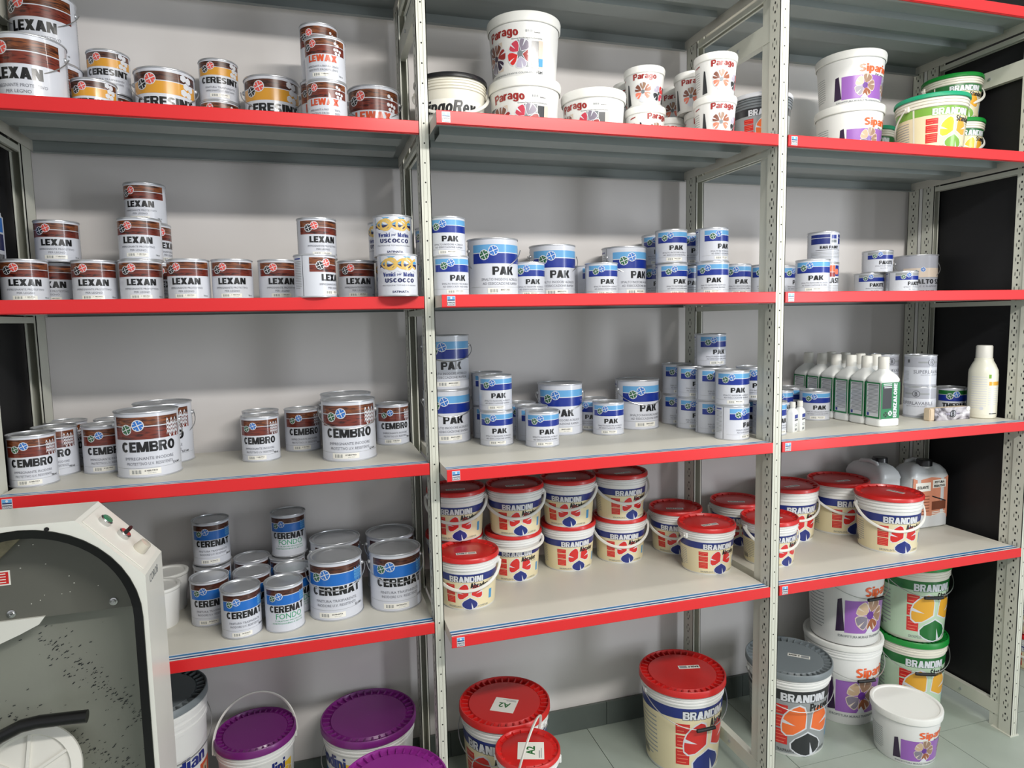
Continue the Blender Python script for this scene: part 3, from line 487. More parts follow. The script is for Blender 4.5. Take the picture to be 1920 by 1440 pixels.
def band2(A,kind):
    r=A.r
    if kind=='lex':
        wood_band(A,.59,.92,.76,'wood_top','wood_low'); A.logo(-43,.74,.21*r,'black',3); A.logo(-25,.80,.215*r,'red_logo',3)
        A.name('LEXAN',-40,40,.385,.54,'black'); fine(A,'IMPREGNANTE PROTETTIVO','PER LEGNO'); sticker(A)
        A.text('750 ml',48,62,.10,.135,'mgrey',2,.02)
    if kind=='cer':
        A.rect(-72,72,.80,.93,'wood_dark',1); A.rect(-72,72,.60,.785,'amber',1); A.logo(-46,.74,.2*r,'black',3); A.logo(-27,.815,.21*r,'red_logo',3)
        for d,f in ((38,.88),(50,.86),(44,.765),(56,.745),(38,.66),(50,.64)): A.hexa(d,f,.13*r,'white',4)
        A.name('CERESINT',-60,60,.40,.55,'black'); fine(A,'FINITURA TRASPARENTE','IMPREGNANTE U.V. RESISTENTE'); sticker(A)
    if kind=='lew':
        wood_band(A,.585,.93,.785,'wood_top','wood_low'); A.logo(-47,.75,.19*r,'black',3); A.logo(-29,.82,.2*r,'red_logo',3)
        for d,f in ((38,.84),(46,.80),(36,.70),(45,.70),(54,.68),(40,.62),(50,.61)): A.disc(d,f,.075*r,'white',3,12)
        A.name('LEWAX',-44,42,.41,.56,'rust'); fine(A,'IMPREGNANTE A FINITURA CERATA','RESISTENTE IDROREPELLENTE'); sticker(A,txt='1 NEUTRO')
        A.text('750 ml',48,62,.10,.135,'mgrey',2,.02)
    if kind=='cem':
        wood_band(A,.59,.925,.785,'wood_top','wood_low',67); A.logo(-40,.74,.18*r,'green_logo',3); A.logo(-18,.80,.2*r,'blue_logo',3)
        for k in range(4): A.wave(34,64,.82-k*.06,.006*r/.054,.0045*r/.054,'white',3)
        A.name('CEMBRO',-53,51,.40,.555,'black'); fine(A,'IMPREGNANTE INODORE','PROTETTIVO U.V. RESISTENTE')
        A.rect(-80,80,.155,.159,'lgrey',1); sticker(A,-8,.10,'0 NEUTRO'); A.text('2,5 Litri' if r>.06 else '750 ml',44,62,.165,.205,'dark',2,.03)
    if kind=='nat' or kind=='fon':
        A.rect(-67,67,.81,.925,'wood_dark',1); A.rect(-67,67,.60,.795,'blue',1); A.logo(-44,.74,.18*r,'green_logo',3); A.logo(-23,.79,.2*r,'blue_logo',3)
        for k in range(4): A.wave(42,67,.79-k*.05,.005*r/.054,.004*r/.054,'sky',3)
        A.name('CERENAT',-55,57,.44,.585,'black')
        if kind=='fon':
            A.text('FONDO',-34,46,.30,.42,'green_text',2,.0); A.text('TURAPORI INCOLORE',-38,48,.245,.275,'green_text',2,0); A.text('CARTEGGIABILE A SECCO',-46,50,.19,.22,'green_text',2,0)
        else:
            fine(A,'FINITURA TRASPARENTE','INODORE U.V. RESISTENTE',.32,.245); A.rect(-80,80,.185,.189,'lgrey',1); sticker(A,-8,.10,'SATINATA'); 
            A.text('2,5 Litri' if r>.06 else '750 ml',42,62,.19,.23,'dark',2,.03)
    if kind=='pak':
        f1=.91 if r<.06 else .885
        A.rect(-70,70,f1-.13,f1,'sky',1); A.rect(-70,70,f1-.145,f1-.13,'white',1); A.rect(-70,70,f1-.315,f1-.145,'navy',1)
        A.logo(-41,f1-.17,.2*r,'green_logo',3); A.logo(-20,f1-.10,.2*r,'blue_logo',3)
        A.name('PAK',-23,29,.375,.515,'black'); fine(A,'SMALTO INODORE ACRILICO','AD ESSICCAZIONE RAPIDA',.28,.21,48,.042); A.rect(-80,80,.17,.174,'lgrey',1)
        sticker(A,-2,.11,'BIANCO LUCIDO'); 
    if kind=='ite':
        A.rect(-64,64,.80,.92,'lgrey',1); A.rect(-64,64,.60,.78,'navy',1); A.logo(-36,.74,.16*r,'green_logo',3); A.logo(-16,.82,.17*r,'blue_logo',3)
        A.name('PAKITE',-20,40,.36,.52,'black'); fine(A,'SMALTO SATINATO','ALL ACQUA',.26,.16,34,.05)
    if kind=='sma':
        A.rect(-56,62,.42,.66,'beige',1); A.rect(-56,62,.42,.43,'lgrey',2); A.logo(-22,.56,.12*r,'green_logo',3); A.logo(-4,.62,.13*r,'blue_logo',3)
        A.name('SMALTO S2',-52,58,.26,.38,'dark'); A.text('FACILE E RAPIDO',-40,44,.18,.22,'grey_text',2,0); A.text('BIANCO OPACO',-30,34,.06,.10,'dark',2,.02)
    if kind=='usc':
        A.rect(-62,62,.76,.93,'cyan',1); A.wave(-60,60,.86,.004,.014,'white',2,24,2.5); A.rect(-62,62,.60,.75,'navy2',1); A.wave(-62,62,.615,.003,.010,'tin_white',2,24,5)
        for s_ in (1,-1):
            A.wave(-56,56,.755,.011*s_,.0062,'gold',4+s_,30,1.25)
        for d in (-24,24):
            x=A.X(d); y=.755*A.h
            for k in range(20):
                a0,a1=2*PI*k/20,2*PI*(k+1)/20; R=.0165
                A.poly([(x+R*math.cos(a0)*1.05,y+R*math.sin(a0)),(x+R*math.cos(a1)*1.05,y+R*math.sin(a1)),(x+(R-.0055)*math.cos(a1),y+(R-.0055)*math.sin(a1)),(x+(R-.0055)*math.cos(a0),y+(R-.0055)*math.sin(a0))],'gold',6)
        A.name('Vernici',-50,-12,.46,.56,'royal'); A.text('per',-7,6,.47,.53,'royal',2,.01); A.name('Marina',11,48,.46,.56,'royal')
        A.name('USCOCCO',-44,46,.32,.42,'navy2'); A.text('PROTEZIONE TOTALE PER LEGNO',-54,54,.24,.27,'grey_text',2,0); A.text('SATINATA',-22,26,.08,.13,'navy2',2,.03)
    if kind=='bar':
        A.rect(-70,70,.80,.90,'royal',1); A.rect(-70,70,.60,.78,'royal',1); A.rect(2,40,.60,.92,'tin_white',2); A.rect(8,30,.76,.88,'navy',3); A.rect(8,30,.64,.73,'mgrey',3)
        A.name('BAR PAINT',-34,40,.45,.54,'black'); A.rect(-50,50,.40,.41,'dark',2); A.lines(-70,60,.1,.36,6,'lgrey',2,.25)
    if kind=='ist':
        A.rect(-70,10,.72,.92,'orange',1); A.rect(-70,10,.56,.70,'maroon',1); A.rect(12,70,.58,.92,'navy',1); A.disc(20,.72,.2*r,'salmon',3); A.name('PLAST',-40,40,.36,.52,'black'); A.lines(-60,60,.06,.3,5,'lgrey',2,.25)
    if kind=='sup':
        A.rect(-120,120,.62,.94,'silver',1); A.rect(-120,120,.03,.62,'tin_white',1); A.rect(-120,120,.03,.08,'silver',2)
        A.rect(-46,-8,.75,.80,'lgrey',2); A.rect(12,50,.75,.80,'lgrey',2); A.disc(2,.775,.24*r,'slate',3); A.disc(2,.775,.2*r,'silver',4); A.text('B',-3,7,.71,.84,'slate',5,.03)
        A.text('SUPERLAVABILE',-62,66,.42,.53,'serif',2,.005); A.text('IDROPITTURA PER INTERNI',-36,40,.36,.39,'grey_text',2,0); A.lines(-110,-80,.15,.5,12,'lgrey',2,.3); A.rect(-88,-78,.76,.86,'slate',2)
    if kind=='the':
        A.rect(-74,74,.74,.90,'dgreen',1); A.rect(-74,74,.73,.745,'white',2); A.rect(-74,74,.50,.73,'navy',1); A.logo(-24,.68,.24*r,'green_logo',3); A.logo(2,.76,.25*r,'blue_logo',3)
        A.name('THERMO',-52,56,.27,.43,'black')
def flower(A,d,f,R,cols,L=3,hub=None,rot=20,hubr=.2,edge='white'):
    x,y=A.X(d),f*A.h; n=len(cols)
    for i,c in enumerate(cols): A.petal(x,y,R*(1-.06*(i%2)),rot+360/n*i,c,L,180/n-3,6,edge,.2)
    if hub: A.disc(d,f,R*hubr,hub,L+3)
def redboxes(A,d0,d1,f0,f1,col='red'):
    n=3; hs=[.24,.30,.38]; y=f1
    for i in range(n):
        hh=(f1-f0)*hs[i]; A.rect(d0,d1,y-hh,y,col,2); A.lines(d0+2,d1-2,y-hh+.006,y-.006,2+i,'salmon',3,.22); y-=hh+(f1-f0)*.04
def pail_art(A,kind):
    r=A.r
    if kind.startswith(('abr','pre','std')):
        k=kind[:3]; top={'abr':.70,'pre':.72,'std':.76}[k] if not kind.endswith('14') else .80
        base,band,c1,c2,c3,sub={'abr':('cream','royal','red','royal','red','Abrador'),'pre':('lgrey','dark','orange2','dark','orange2','Prevent'),
            'std':('cream' if not kind.endswith('14') else 'pgreen','lgreen' if not kind.endswith('14') else 'dgreen','yellow' if not kind.endswith('14') else 'ochre','lgreen' if not kind.endswith('14') else 'dgreen','ochre','Standard')}[k]
        if k=='std' and kind=='std2': band='dgreen'
        bh=.14 if not kind.endswith('14') else .12
        A.rect(-118,118,.035,top,base,1); A.rect(-118,118,top-bh,top,band,2)
        A.name('BRANDINI',-30,38,top-bh-.01,top-.035,'white',4,0,False,'dark' if k!='std' else band)
        A.name(sub,12,50 if len(sub)<8 else 54,top-bh-.125,top-bh-.025,'black',6)
        A.text('IDROPITTURA MURALE',16,52,top-bh-.16,top-bh-.14,'mgrey',3,0)
        R=(top-bh)*A.h*.47; cy=(top-bh)*A.h*.50; cx=A.X(11)
        A.petal(cx,cy,R,150,c1,4,50,14,'white',.14); A.petal(cx,cy,R,-92,c2,4,50,14,'white',.14); A.petal(cx,cy,R,30,c3,4,44,-12,'white',.14)
        redboxes(A,-40,-20,.14,top-bh-.06)
        A.text('IDROREPELLENTE PER INTERNI AD ALTA COPERTURA' if k!='pre' else 'TRASPIRANTE - FILM RESISTENTE ALLA MUFFA',-36,52,.05,.085,'mgrey' if k!='pre' else 'dark',3,.01)
        A.rect(54,62,.16,.34,'cyan',3); A.lines(-112,-70,.12,top-bh-.05,10,'lgrey' if k!='pre' else 'mgrey',2,.3); A.barcode(-108,-90,.1,.2,'dark',3,8)
        if k=='std' and not kind.endswith('14'): A.rect(-62,-59,.035,top,'pail_cream',3)
    if kind.startswith('par'):
        big=kind!='parS'
        if big:
            A.name('Parago',-44,14,.59,.76,'maroon',4,.03)
            A.text('Gomma liquida impermeabilizzante',2,54,.575,.605,'dark',3,0); A.barcode(26,38,.68,.715,'mgrey',3); A.text('BIANCO',40,50,.67,.69,'dark',3,.02)
            A.rect(-62,-38,.12,.58,'slate',1); A.rect(-36,-16,.14,.58,'beige',1); A.rect(36,48,.14,.55,'dark',1); A.rect(48,56,.14,.56,'beige',1); A.rect(12,35,.16,.57,'mgrey',1)
            R=.23*A.h; flower(A,-32,.36,R,['maroon','brown','brown','rust_d','slate_l','violet_d'],3,'violet_d',10)
            flower(A,16,.36,R,['slate_l','pink','red','lilac','maroon'],3,'mgrey',60)
            A.rect(48,56,.17,.29,'cyan',6); A.text('IMPERMEABILIZZANTE COLORATO',-40,40,.06,.085,'mgrey',3,0); A.text('4 Litri',44,56,.06,.11,'dark',3,.03)
        else:
            A.name('Parago',-34,38,.62,.80,'maroon',4,.015)
            flower(A,-4,.36,.24*A.h,['rust_d','rock','brown','salmon','label_grey','salmon'],3,'mgrey',30); flower(A,50,.33,.2*A.h,['red','lilac','dark','pink'],3,'slate',40)
            x0,x1=A.X(-64),A.X(-46); A.poly([(x0,.06*A.h),(x1,.08*A.h),(x1-.3*(x1-x0),.58*A.h),(x0+.45*(x1-x0),.6*A.h)],'dark',2)
            A.lines(-104,-72,.15,.62,9,'lgrey',2,.25); A.rect(-88,-70,.70,.73,'maroon',3,.003); A.rect(66,80,.1,.5,'dark',2)
    if kind.startswith('sip'):
        t=.80 if kind!='sip14' else .84
        tall=kind=='sip14'
        f0,f1=(.10,.52) if not tall else (.16,.56)
        A.name('Sipario',-14,52,f1+.02,f1+.20 if not tall else f1+.17,'orange',5)
        A.text('Per interni',18,50,f1+.0,f1+.03,'dark',5,.02)
        x0,x1=A.X(-58),A.X(-44); A.poly([(x0,f0*A.h),(x1,(f0+.02)*A.h),(x1-.35*(x1-x0),(f1+.02)*A.h),(x0+.2*(x1-x0),f1*A.h)],'violet_d',2)
        A.rect(-44,40,f0,f1,'purple',1); A.rect(41,62,f0,f1,'lilac',1)
        R=(f1-f0)*A.h*.50; flower(A,-2,(f0+f1)/2+.02,R,['rock','tan','slate_l','rust_d','rock'],3,'violet',72,.25,'beige')
        flower(A,50,(f0+f1)/2,R*.7,['maroon','slate_l','rock','rust_d'],3,None,10)
        A.poly([(A.X(-10),f0*A.h),(A.X(6),f0*A.h),(A.X(-2),(f0+.09)*A.h)],'white',8)
        A.text('IDROPITTURA MURALE TRASPIRANTE AD ALTA',-54,52,f0-.06,f0-.03,'mgrey',3,.01); A.lines(-112,-78,.14,.6,11,'lgrey',2,.25)
    if kind=='din':
        A.rect(-118,118,.03,.62,'paper',1); A.name('VingoRev',-58,46,.36,.60,'black',3,0,False,None,.006,.22); A.text('pittura murale lavabile',-30,40,.26,.30,'mgrey',3,0); A.lines(-100,-70,.1,.5,8,'lgrey',2,.25)
    if kind.startswith('pur'):
        A.name('Brandini',-26,44,.66,.80,'royal',4); A.rect(-40,48,.30,.585,'blue',2); A.name('Quarz',-34,42,.36,.53,'white',4); 
        A.rect(34,60,.40,.74,'yellow',3); flower(A,47,.60,.03,['gold','yellow','ochre','gold'],4,'black',10,.35); A.lines(-100,-60,.1,.6,9,'lgrey',2,.25)
    if kind=='ban':
        A.name('Brandian',-62,34,.60,.68,'royal',4); A.rect(-50,24,.14,.56,'orange2',2); A.rect(24,50,.10,.58,'rust',2); A.rect(50,60,.1,.58,'white',3)
        for d,f in ((30,.50),(20,.36),(36,.30),(28,.2)): A.rect(d,d+12,f,f+.06,'tan',4); A.rect(d+4,d+7,f+.01,f+.04,'dark',5)
        A.disc(48,.42,.02,'cyan',5); A.text('14 Litri',18,50,.06,.11,'royal',4,.04)

# ------------------------------------------------------------------ containers
TY=dict(lexS=(.053,.108),lexL=(.077,.170),cerS=(.053,.112),cerL=(.077,.170),lewS=(.053,.109),lewT=(.053,.150),lewL=(.077,.17),
 cemS=(.053,.128),cemL=(.077,.170),natS=(.053,.130),fonS=(.053,.130),natL=(.077,.170),pakS=(.053,.108),pakL=(.077,.170),ite=(.053,.080),sma=(.077,.150),
 usc=(.053,.108),bar=(.053,.108),ist=(.053,.108),sup=(.053,.114),the=(.050,.100),
 par4=(.111,.178,.88),par3=(.100,.155,.88),parS=(.064,.119,.85),din=(.110,.187,.85),pre2=(.095,.156,.87),sip4=(.111,.170,.88),std5=(.110,.178,.87),std2=(.097,.156,.87),
 abr2=(.0945,.156,.87),abr5=(.111,.200,.87),abr14=(.148,.31,.86),pre14=(.148,.31,.86),sip14=(.142,.315,.87),std14=(.128,.30,.87),sip5=(.114,.178,.86),
 pur14=(.148,.31,.86),pur10=(.118,.31,.86),tub=(.056,.115,.82),ban=(.148,.50,.9))
MC={}
def cached(k,fn):
    if k not in MC: MC[k]=fn()
    return MC[k]
def tin_parts(ty):
    r,h=TY[ty]; big=r>.06; rw=r*.968
    def body():
        bm=bmesh.new(); lathe(bm,[(rw,.003),(rw,h-.0035)],56); return tomesh(bm,'tin_white' if ty not in('sma',) else 'silver',True)
    def rimb():
        bm=bmesh.new()
        lathe(bm,[(rw-.003,.001),(r-.0006,0),(r,.0012),(r-.0002,.003),(rw-.0004,.0042)],56,0,True)
        return tomesh(bm,'tin_metal',True)
    def rims():
        bm=bmesh.new()
        lathe(bm,[(rw-.0004,h-.0046),(r-.0002,h-.0036),(r,h-.0016),(r-.0008,h),(r-.0028,h-.0004),(r-.0036,h-.004)],56)
        return tomesh(bm,'tin_metal',True)
    def lid():
        bm=bmesh.new(); a=r-.0036
        lathe(bm,[(a,h-.0038),(a*.97,h-.0022),(a*.93,h-.0018),(a*.90,h-.0042),(a*.86,h-.0046),(a*.84,h-.0036),(a*.5,h-.0032),(a*.12,h-.003),(.0005,h-.0026)],56)
        return tomesh(bm,'tin_metal',True)
    def label():
        A=Art(rw,h); band2(A,ty[:3] if len(ty)>3 or ty in('ite','sma','usc','bar','ist','sup','the') else ty)
        if ty not in('sup',): side(A)
        return A.mesh()
    out=[('body',cached(ty+'b',body)),('bottom_rim',cached(ty+'q',rimb)),('top_rim',cached(ty+'r',rims)),('lid',cached(ty+'l',lid)),('label',cached(ty+'a',label))]
    return out
def arc(R,L,n=24,drop=0):
    return [(R*math.cos(PI*i/n), -L*math.sin(PI*i/n)**.9, 0) for i in range(n+1)]
def build_tin(id,ty,x,y,z,rz,label,group):
    r,h=TY[ty]; big=r>.06
    t=thing('paint_tin',label,'tin',(x,y,z),rz,group)
    for n,me in tin_parts(ty): link(n,me,t)
    if big:
        zp=h*.80; R=r+.0035
        def ear():
            bm=bmesh.new(); lathe(bm,[(.0062,0),(.0062,.002),(.005,.0045),(.0025,.0062),(.0005,.0066)],14); 
            bmesh.ops.rotate(bm,verts=bm.verts,matrix=Matrix.Rotation(PI/2,3,'Y')); return tomesh(bm,'tin_metal',True)
        me=cached('ear',ear)
        for s in (1,-1):
            link('handle_ear',me,t,(s*r*.965,0,zp),0 if s>0 else PI)
        def wirem():
            bm=bmesh.new(); tube(bm,[(R+.004,0,.002)]+arc(R+.003,r*1.17)+[(-R-.004,0,.002)],.0014,6); return tomesh(bm,'wire',True)
        hn=link('handle',cached('hw%d'%(r*1000),wirem),t,(0,0,zp))
        tilt={'h11':.50,'m3':.55,'m4':.6,'i7':.62,'i10':.6,'i1':.55,'i1l':.6,'f4':.75}.get(id,.75)
        hn.rotation_euler=(tilt,0,{'f4':-.6,'h6':2.6,'m5':2.8,'h7':.5}.get(id,0))
    return t
LIDC=dict(abr='lid_red',pre='lid_grey',std='lid_green',sip='lid_white',par='lid_white',din='lid_black',pur='lid_purple',tub='lid_white',ban='lid_grey')
def build_pail(id,ty,x,y,z,rz,label,group):
    r,h,tp=TY[ty]; k=ty[:3]; rt=r*.955; rb=rt*tp; tall=h>.25; lipped=k in('abr','pre','std','din','pur')
    isTub=k in('sip','par','tub')
    t=thing('plastic_tub' if isTub else 'paint_pail',label,'tub' if isTub else 'pail',(x,y,z),rz,group)
    R=lambda zz: rb+(rt-rb)*zz/h
    bodym={'abr':'pail_white','pre':'pail_grey','std':'pail_cream','din':'pail_cream','pur':'pail_white','sip':'pail_white','par':'pail_white','tub':'pail_white','ban':'pail_white'}[k]
    if ty=='pre14' or ty=='abr14': bodym='pail_white'
    lidh={'sip':.026,'par':.028,'tub':.012}.get(k,.014)
    if k=='par' and r<.07: lidh=.022
    if tall: lidh=.022
    def body():
        bm=bmesh.new(); p=[(rb*.9,.002),(rb-.002,0),(rb,.003)]
        zt=h-lidh
        if lipped or tall:
            n=3 if k!='din' else 4; z0=h*(.76 if not tall else .83); st=(zt-z0)/n
            p.append((R(z0),z0))
            for i in range(n):
                a=z0+st*i; o=.0035
                p+=[(R(a)+.0006,a+.0004),(R(a)+o,a+.0015),(R(a)+o,a+st*.55),(R(a)+.0012,a+st*.62),(R(a)+.001,a+st*.95)]
        p+=[(R(zt),zt),(R(zt),zt+.002)]
        lathe(bm,p,64,0,True); return tomesh(bm,bodym,True)
    link('body',cached(ty+'b',body),t)
    def label_():
        A=Art(rt,h,rb); pail_art(A,ty); return A.mesh(6)
    if k!='tub': link('label',cached(ty+'a',label_),t)
    lidmat='label_grey' if id=='b6' else 'lid_teal' if id in('c3','c2') else 'lid_bright_purple' if id=='q3' else LIDC[k]
    def lid():
        bm=bmesh.new(); o=r; zl=h-lidh
        if isTub: p=[(R(zl)+.0006,zl+.003),(o-.004,zl),(o-.002,zl+.002),(o-.0005,h-.006),(o-.002,h-.001),(o-.006,h),(o-.011,h-.001),(o-.014,h-.005),(o*.5,h-.0055),(.0005,h-.0055)]
        else: p=[(R(zl)+.0006,zl+.002),(o-.002,zl),(o,zl+.0015),(o-.0006,h-.003),(o-.003,h),(o-.006,h-.0006),(o-.009,h-((.011 if k=='pur' else .014) if tall else .007)),(o*.82,h-((.012 if k=='pur' else .0155) if tall else .0085)),(o*.78,h-.0055),(o*.4,h-.005),(.0005,h-.005)]
        lathe(bm,p,72)
        if not isTub:
            n=36 if tall else 20
            for i in range(n):
                a=2*PI*(i+.5*(i%2)*0)/n; c,s=math.cos(a),math.sin(a); w_=.0010 if not tall else .0024; zb=h-((.0125 if k=='pur' else .0160) if tall else .0088)
                q=[(o*.80,-w_),(o-.0075,-w_),(o-.0075,w_),(o*.80,w_)]
                lo=[bm.verts.new((u*c-v*s,u*s+v*c,zb)) for u,v in q]; hi=[bm.verts.new((u*c-v*s,u*s+v*c,h-(.0052 if j in(0,3) else .003))) for j,(u,v) in enumerate(q)]
                bm.faces.new(hi)
                for j in range(4): bm.faces.new((lo[j],lo[(j+1)%4],hi[(j+1)%4],hi[j]))
        return tomesh(bm,lidmat,True)
    ld=link('lid',cached(ty+lidmat,lid),t)
    if k in('abr','pre') and id not in('q4','q5','q5l'):
        def stick():
            bm=bmesh.new(); f=1 if not tall else 1.25; box(bm,-.030*f,.030*f,-.0085*f,.0085*f,0,.0004)
            box(bm,.006*f,.027*f,-.006*f,.006*f,.0004,.0006,1)
            vs,fs=text_mesh('BASE P',.04,0); V=[bm.verts.new(((-.027+.03*x)*f,(-.004+.008*y)*f,.0007)) for x,y in vs]
            for q in fs:
                try: bm.faces.new([V[i] for i in q]).material_index=2
                except ValueError: pass
            return tomesh(bm,['paper','lgrey','black'],False)
        o=link('lid_sticker',cached('stk%d'%tall,stick),ld,(0,-r*.28,h-.0048),{'q6':2.9,'q7':-.4,'o10':-.9,'o00':.25}.get(id,.2))
        if id in('q6','o10','q7'): o.location=(r*.25,r*(.1 if id!='q7' else 0),h-.0048)
    if id in('q4','q5'):
        def a2():
            bm=bmesh.new(); s_=.038; box(bm,-s_,s_,-s_,s_,0,.0004)
            vs,fs=text_mesh('A2',.03,0); V=[bm.verts.new((-.019+.038*x,-.012+.026*y,.0006)) for x,y in vs]
            for q in fs:
                try: bm.faces.new([V[i] for i in q]).material_index=1
                except ValueError: pass
            box(bm,-.032,.0,-.026,-.023,.0004,.0006,2); box(bm,-.032,.012,-.031,-.029,.0004,.0006,2)
            return tomesh(bm,['paper','dgreen','lgrey'],False)
        link('lid_sticker',cached('a2',a2),ld,(.01,-.02 if id=='q4' else -.01,h-.0045),(PI-.55-rz) if id=='q4' else (1.25-rz))
    # handle
    hm={'tub':None,'sip':('wire' if tall else None),'par':None}.get(k,'band')
    if k in('ban',) or (tall and k!='pur') or id=='q2': hm='wire'
    if id in('o2l','b6','o0l','q5l','q11'): hm=None if id!='q11' else 'wire'
    if id=='q3': hm=None
    if hm:
        zp=h*(.80 if not tall else .86); rr=R(zp)+.004
        def ear():
            bm=bmesh.new(); box(bm,-.004,.005,-.008,.008,-.010,.008); bmesh.ops.bevel(bm,geom=bm.edges[:],offset=.002,segments=1,affect='EDGES'); return tomesh(bm,bodym)
        me=cached('pear'+bodym,ear)
        pz={'c3':.33+PI,'o5':.38+PI}.get(id,0)
        for s in(1,-1): link('handle_ear',me,t,(s*rr*math.cos(pz),s*rr*math.sin(pz),zp),(0 if s>0 else PI)+pz)
        up=id in('q1','q5')
        def hd():
            bm=bmesh.new()
            if hm=='wire':
                tube(bm,[(rr+.008,0,0)]+arc(rr+.006,r*1.16,28)[1:-1]+[(-rr-.008,0,0)],.0016,6)
            else:
                tube(bm,arc(rr+.006,r*(1.13 if not up else 1.25),30),.0026,8,0,1.9)
            return tomesh(bm,'wire' if hm=='wire' else 'plastic_white',True)
        hn=link('handle',cached(ty+'h'+hm+str(up),hd),t,(0,0,zp))
        tilt=.66 if not tall else .52
        if k=='std' and not tall: tilt=.75
        if id=='q1': tilt=-1.72
        if id=='q5': tilt=-1.35
        if id=='o1l': tilt=.12
        hn.rotation_euler=(tilt,0,{'q1':.1,'q5':.95-rz}.get(id,0)+pz)
        if hm=='wire' and id in('q6','q8','q8l','q9','q9l'):
            def grip():
                bm=bmesh.new(); L=r*1.16; tube(bm,[(-.034,-L,0),(-.02,-L-.001,0),(.02,-L-.001,0),(.034,-L,0)],.0062,10); return tomesh(bm,'grip_black',True)
            link('grip',cached(ty+'grip',grip),hn)
    return t

# ------------------------------------------------------------------ the setting
def struct(name,me,kind='structure',loc=(0,0,0)):
    o=link(name,me,None,loc); o['kind']=kind; return o
struct('wall_back',boxm([(-3,6,.44,.50,0,3.4)],'wall_paint'))
fl=struct('floor',boxm([(-3,6,-5,.44,-.05,-.003)],'joint'))
tile_me=boxm([(.0012,.5988,.0012,.5988,-.01,0)],'floor_tile')
for i in range(-3,8):
    for j in range(-4,2): link('tile',tile_me,fl,(.02+.6*i-.0,-.43+.6*j-.6*0-.17,0))
struct('ceiling',boxm([(-3,6,-5,.44,3.0,3.05)],'ceiling_paint'))
bb=struct('baseboard_back',boxm([(-3,6,.432,.44,0,.088)],'joint'))
sk=boxm([(.001,.599,.424,.4335,.001,.09)],'skirt_tile')
for i in range(-3,6): link('tile',sk,bb,(.1+.6*i,0,0))
struct('light_gap_strip_1',boxm([(2.0525,2.058,.3555,.3695,0.0,2.6)],'ceiling_paint'))  # added strip, its white stands for the lit gap between the rear posts

# ------------------------------------------------------------------ rack: upright frames and shelves
ZS=[2.504,2.054,1.604,1.154,.704]
def frame(name,x,w,yf,label,rear=(.33,.395),rear2=None,two=False):
    t=thing('upright_frame',label,'shelf frame',(x,yf,0),0,'upright frames of the shelving')
    def post(y0,y1,front):
        bm=bmesh.new(); H=2.75
        d=.045
        if front:
            box(bm,0,w,0,.002,0,H); box(bm,0,.002,0,d,0,H); box(bm,w-.002,w,0,d,0,H)
            box(bm,w*.30,w*.34,-.0012,0,0,H); box(bm,w*.66,w*.70,-.0012,0,0,H)
            box(bm,.004,w-.004,d,d+.002,0,H); box(bm,.006,.008,d,d+.04,0,H); box(bm,w-.008,w-.006,d,d+.04,0,H)
        else:
            a,b=y0-yf,y1-yf
            box(bm,0,.002,a,b,0,H); box(bm,w-.002,w,a,b,0,H); box(bm,0,w,b-.002,b,0,H); box(bm,.0,.006,a,a+.002,0,H); box(bm,w-.006,w,a,a+.002,0,H)
        return tomesh(bm,'post_paint')
    pf=link('post',post(0,0,True),t); pr=link('post',post(rear[0],rear[1],False),t)
    posts=[(pf,0,.045,True),(pr,rear[0]-yf,rear[1]-yf,False)]
    if rear2:
        p2=link('post',post(rear2[0],rear2[1],False),t); posts.append((p2,rear2[0]-yf,rear2[1]-yf,False))
    for pp,a,b,front in posts:
        bm=bmesh.new()
        for k in range(54):
            z=.05+.05*k
            if front:
                xx=w*.5; n=8; v=[bm.verts.new((xx+.0021*math.cos(2*PI*i/n),-.0004,z+.0021*math.sin(2*PI*i/n))) for i in range(n)]; bm.faces.new(v)
            m_=(a+b)/2
            for (dy,dz,ry,rz_) in ((0,.0,.003,.0042),(0,.025,.003,.0042),(-.008,.0125,.0012,.0075),(.008,.0125,.0012,.0075)):
                n=8; v=[bm.verts.new((-.0004,m_+dy+ry*math.cos(2*PI*i/n),z+dz+rz_*math.sin(2*PI*i/n))) for i in range(n)]; bm.faces.new(v)
            if front and two:
                for (dy,dz,ry,rz_) in ((0,.0,.003,.0042),(0,.025,.003,.0042),(-.008,.0125,.0012,.0075),(.008,.0125,.0012,.0075)):
                    n=8; v=[bm.verts.new((.0055,.068+dy+ry*math.cos(2*PI*i/n),z+dz+rz_*math.sin(2*PI*i/n))) for i in range(n)]; bm.faces.new(v)
        o=link('perforations',tomesh(bm,'hole'),pp); o['kind']='stuff'
    d0=.047; d1=rear[0]-yf
    for z in ZS:
        bm=bmesh.new(); zz=z-.034; box(bm,.003,w-.003,d0,d1,zz-.002,zz); box(bm,.003,.005,d0,d1,zz-.014,zz-.002); box(bm,w-.005,w-.003,d0,d1,zz-.014,zz-.002); box(bm,.003,.010,d0,d1,zz-.016,zz-.014); box(bm,w-.010,w-.003,d0,d1,zz-.016,zz-.014)
        box(bm,.002,w-.002,.018,d0,zz-.014,zz-.001)
        link('shelf_beam',tomesh(bm,'post_paint'),t)
    for z0,z1 in((2.33,2.385),(.05,.098)):
        bm=bmesh.new(); box(bm,.004,w-.004,.028,d1+.02,z0,z1); tb=link('tie_beam',tomesh(bm,'post_paint'),t)
        bm=bmesh.new(); lathe(bm,[(.0005,0),(.005,.0),(.005,.003),(.0005,.0035)],8)
        bmesh.ops.rotate(bm,verts=bm.verts,matrix=Matrix.Rotation(-PI/2,3,'Y')); link('bolt',tomesh(bm,'tin_metal',True),tb,(.0035,.2,(z0+z1)/2))
    link('foot_plate',boxm([(-.006,w+.006,-.004,.07,0,.004)],'post_paint'),t)
    return t
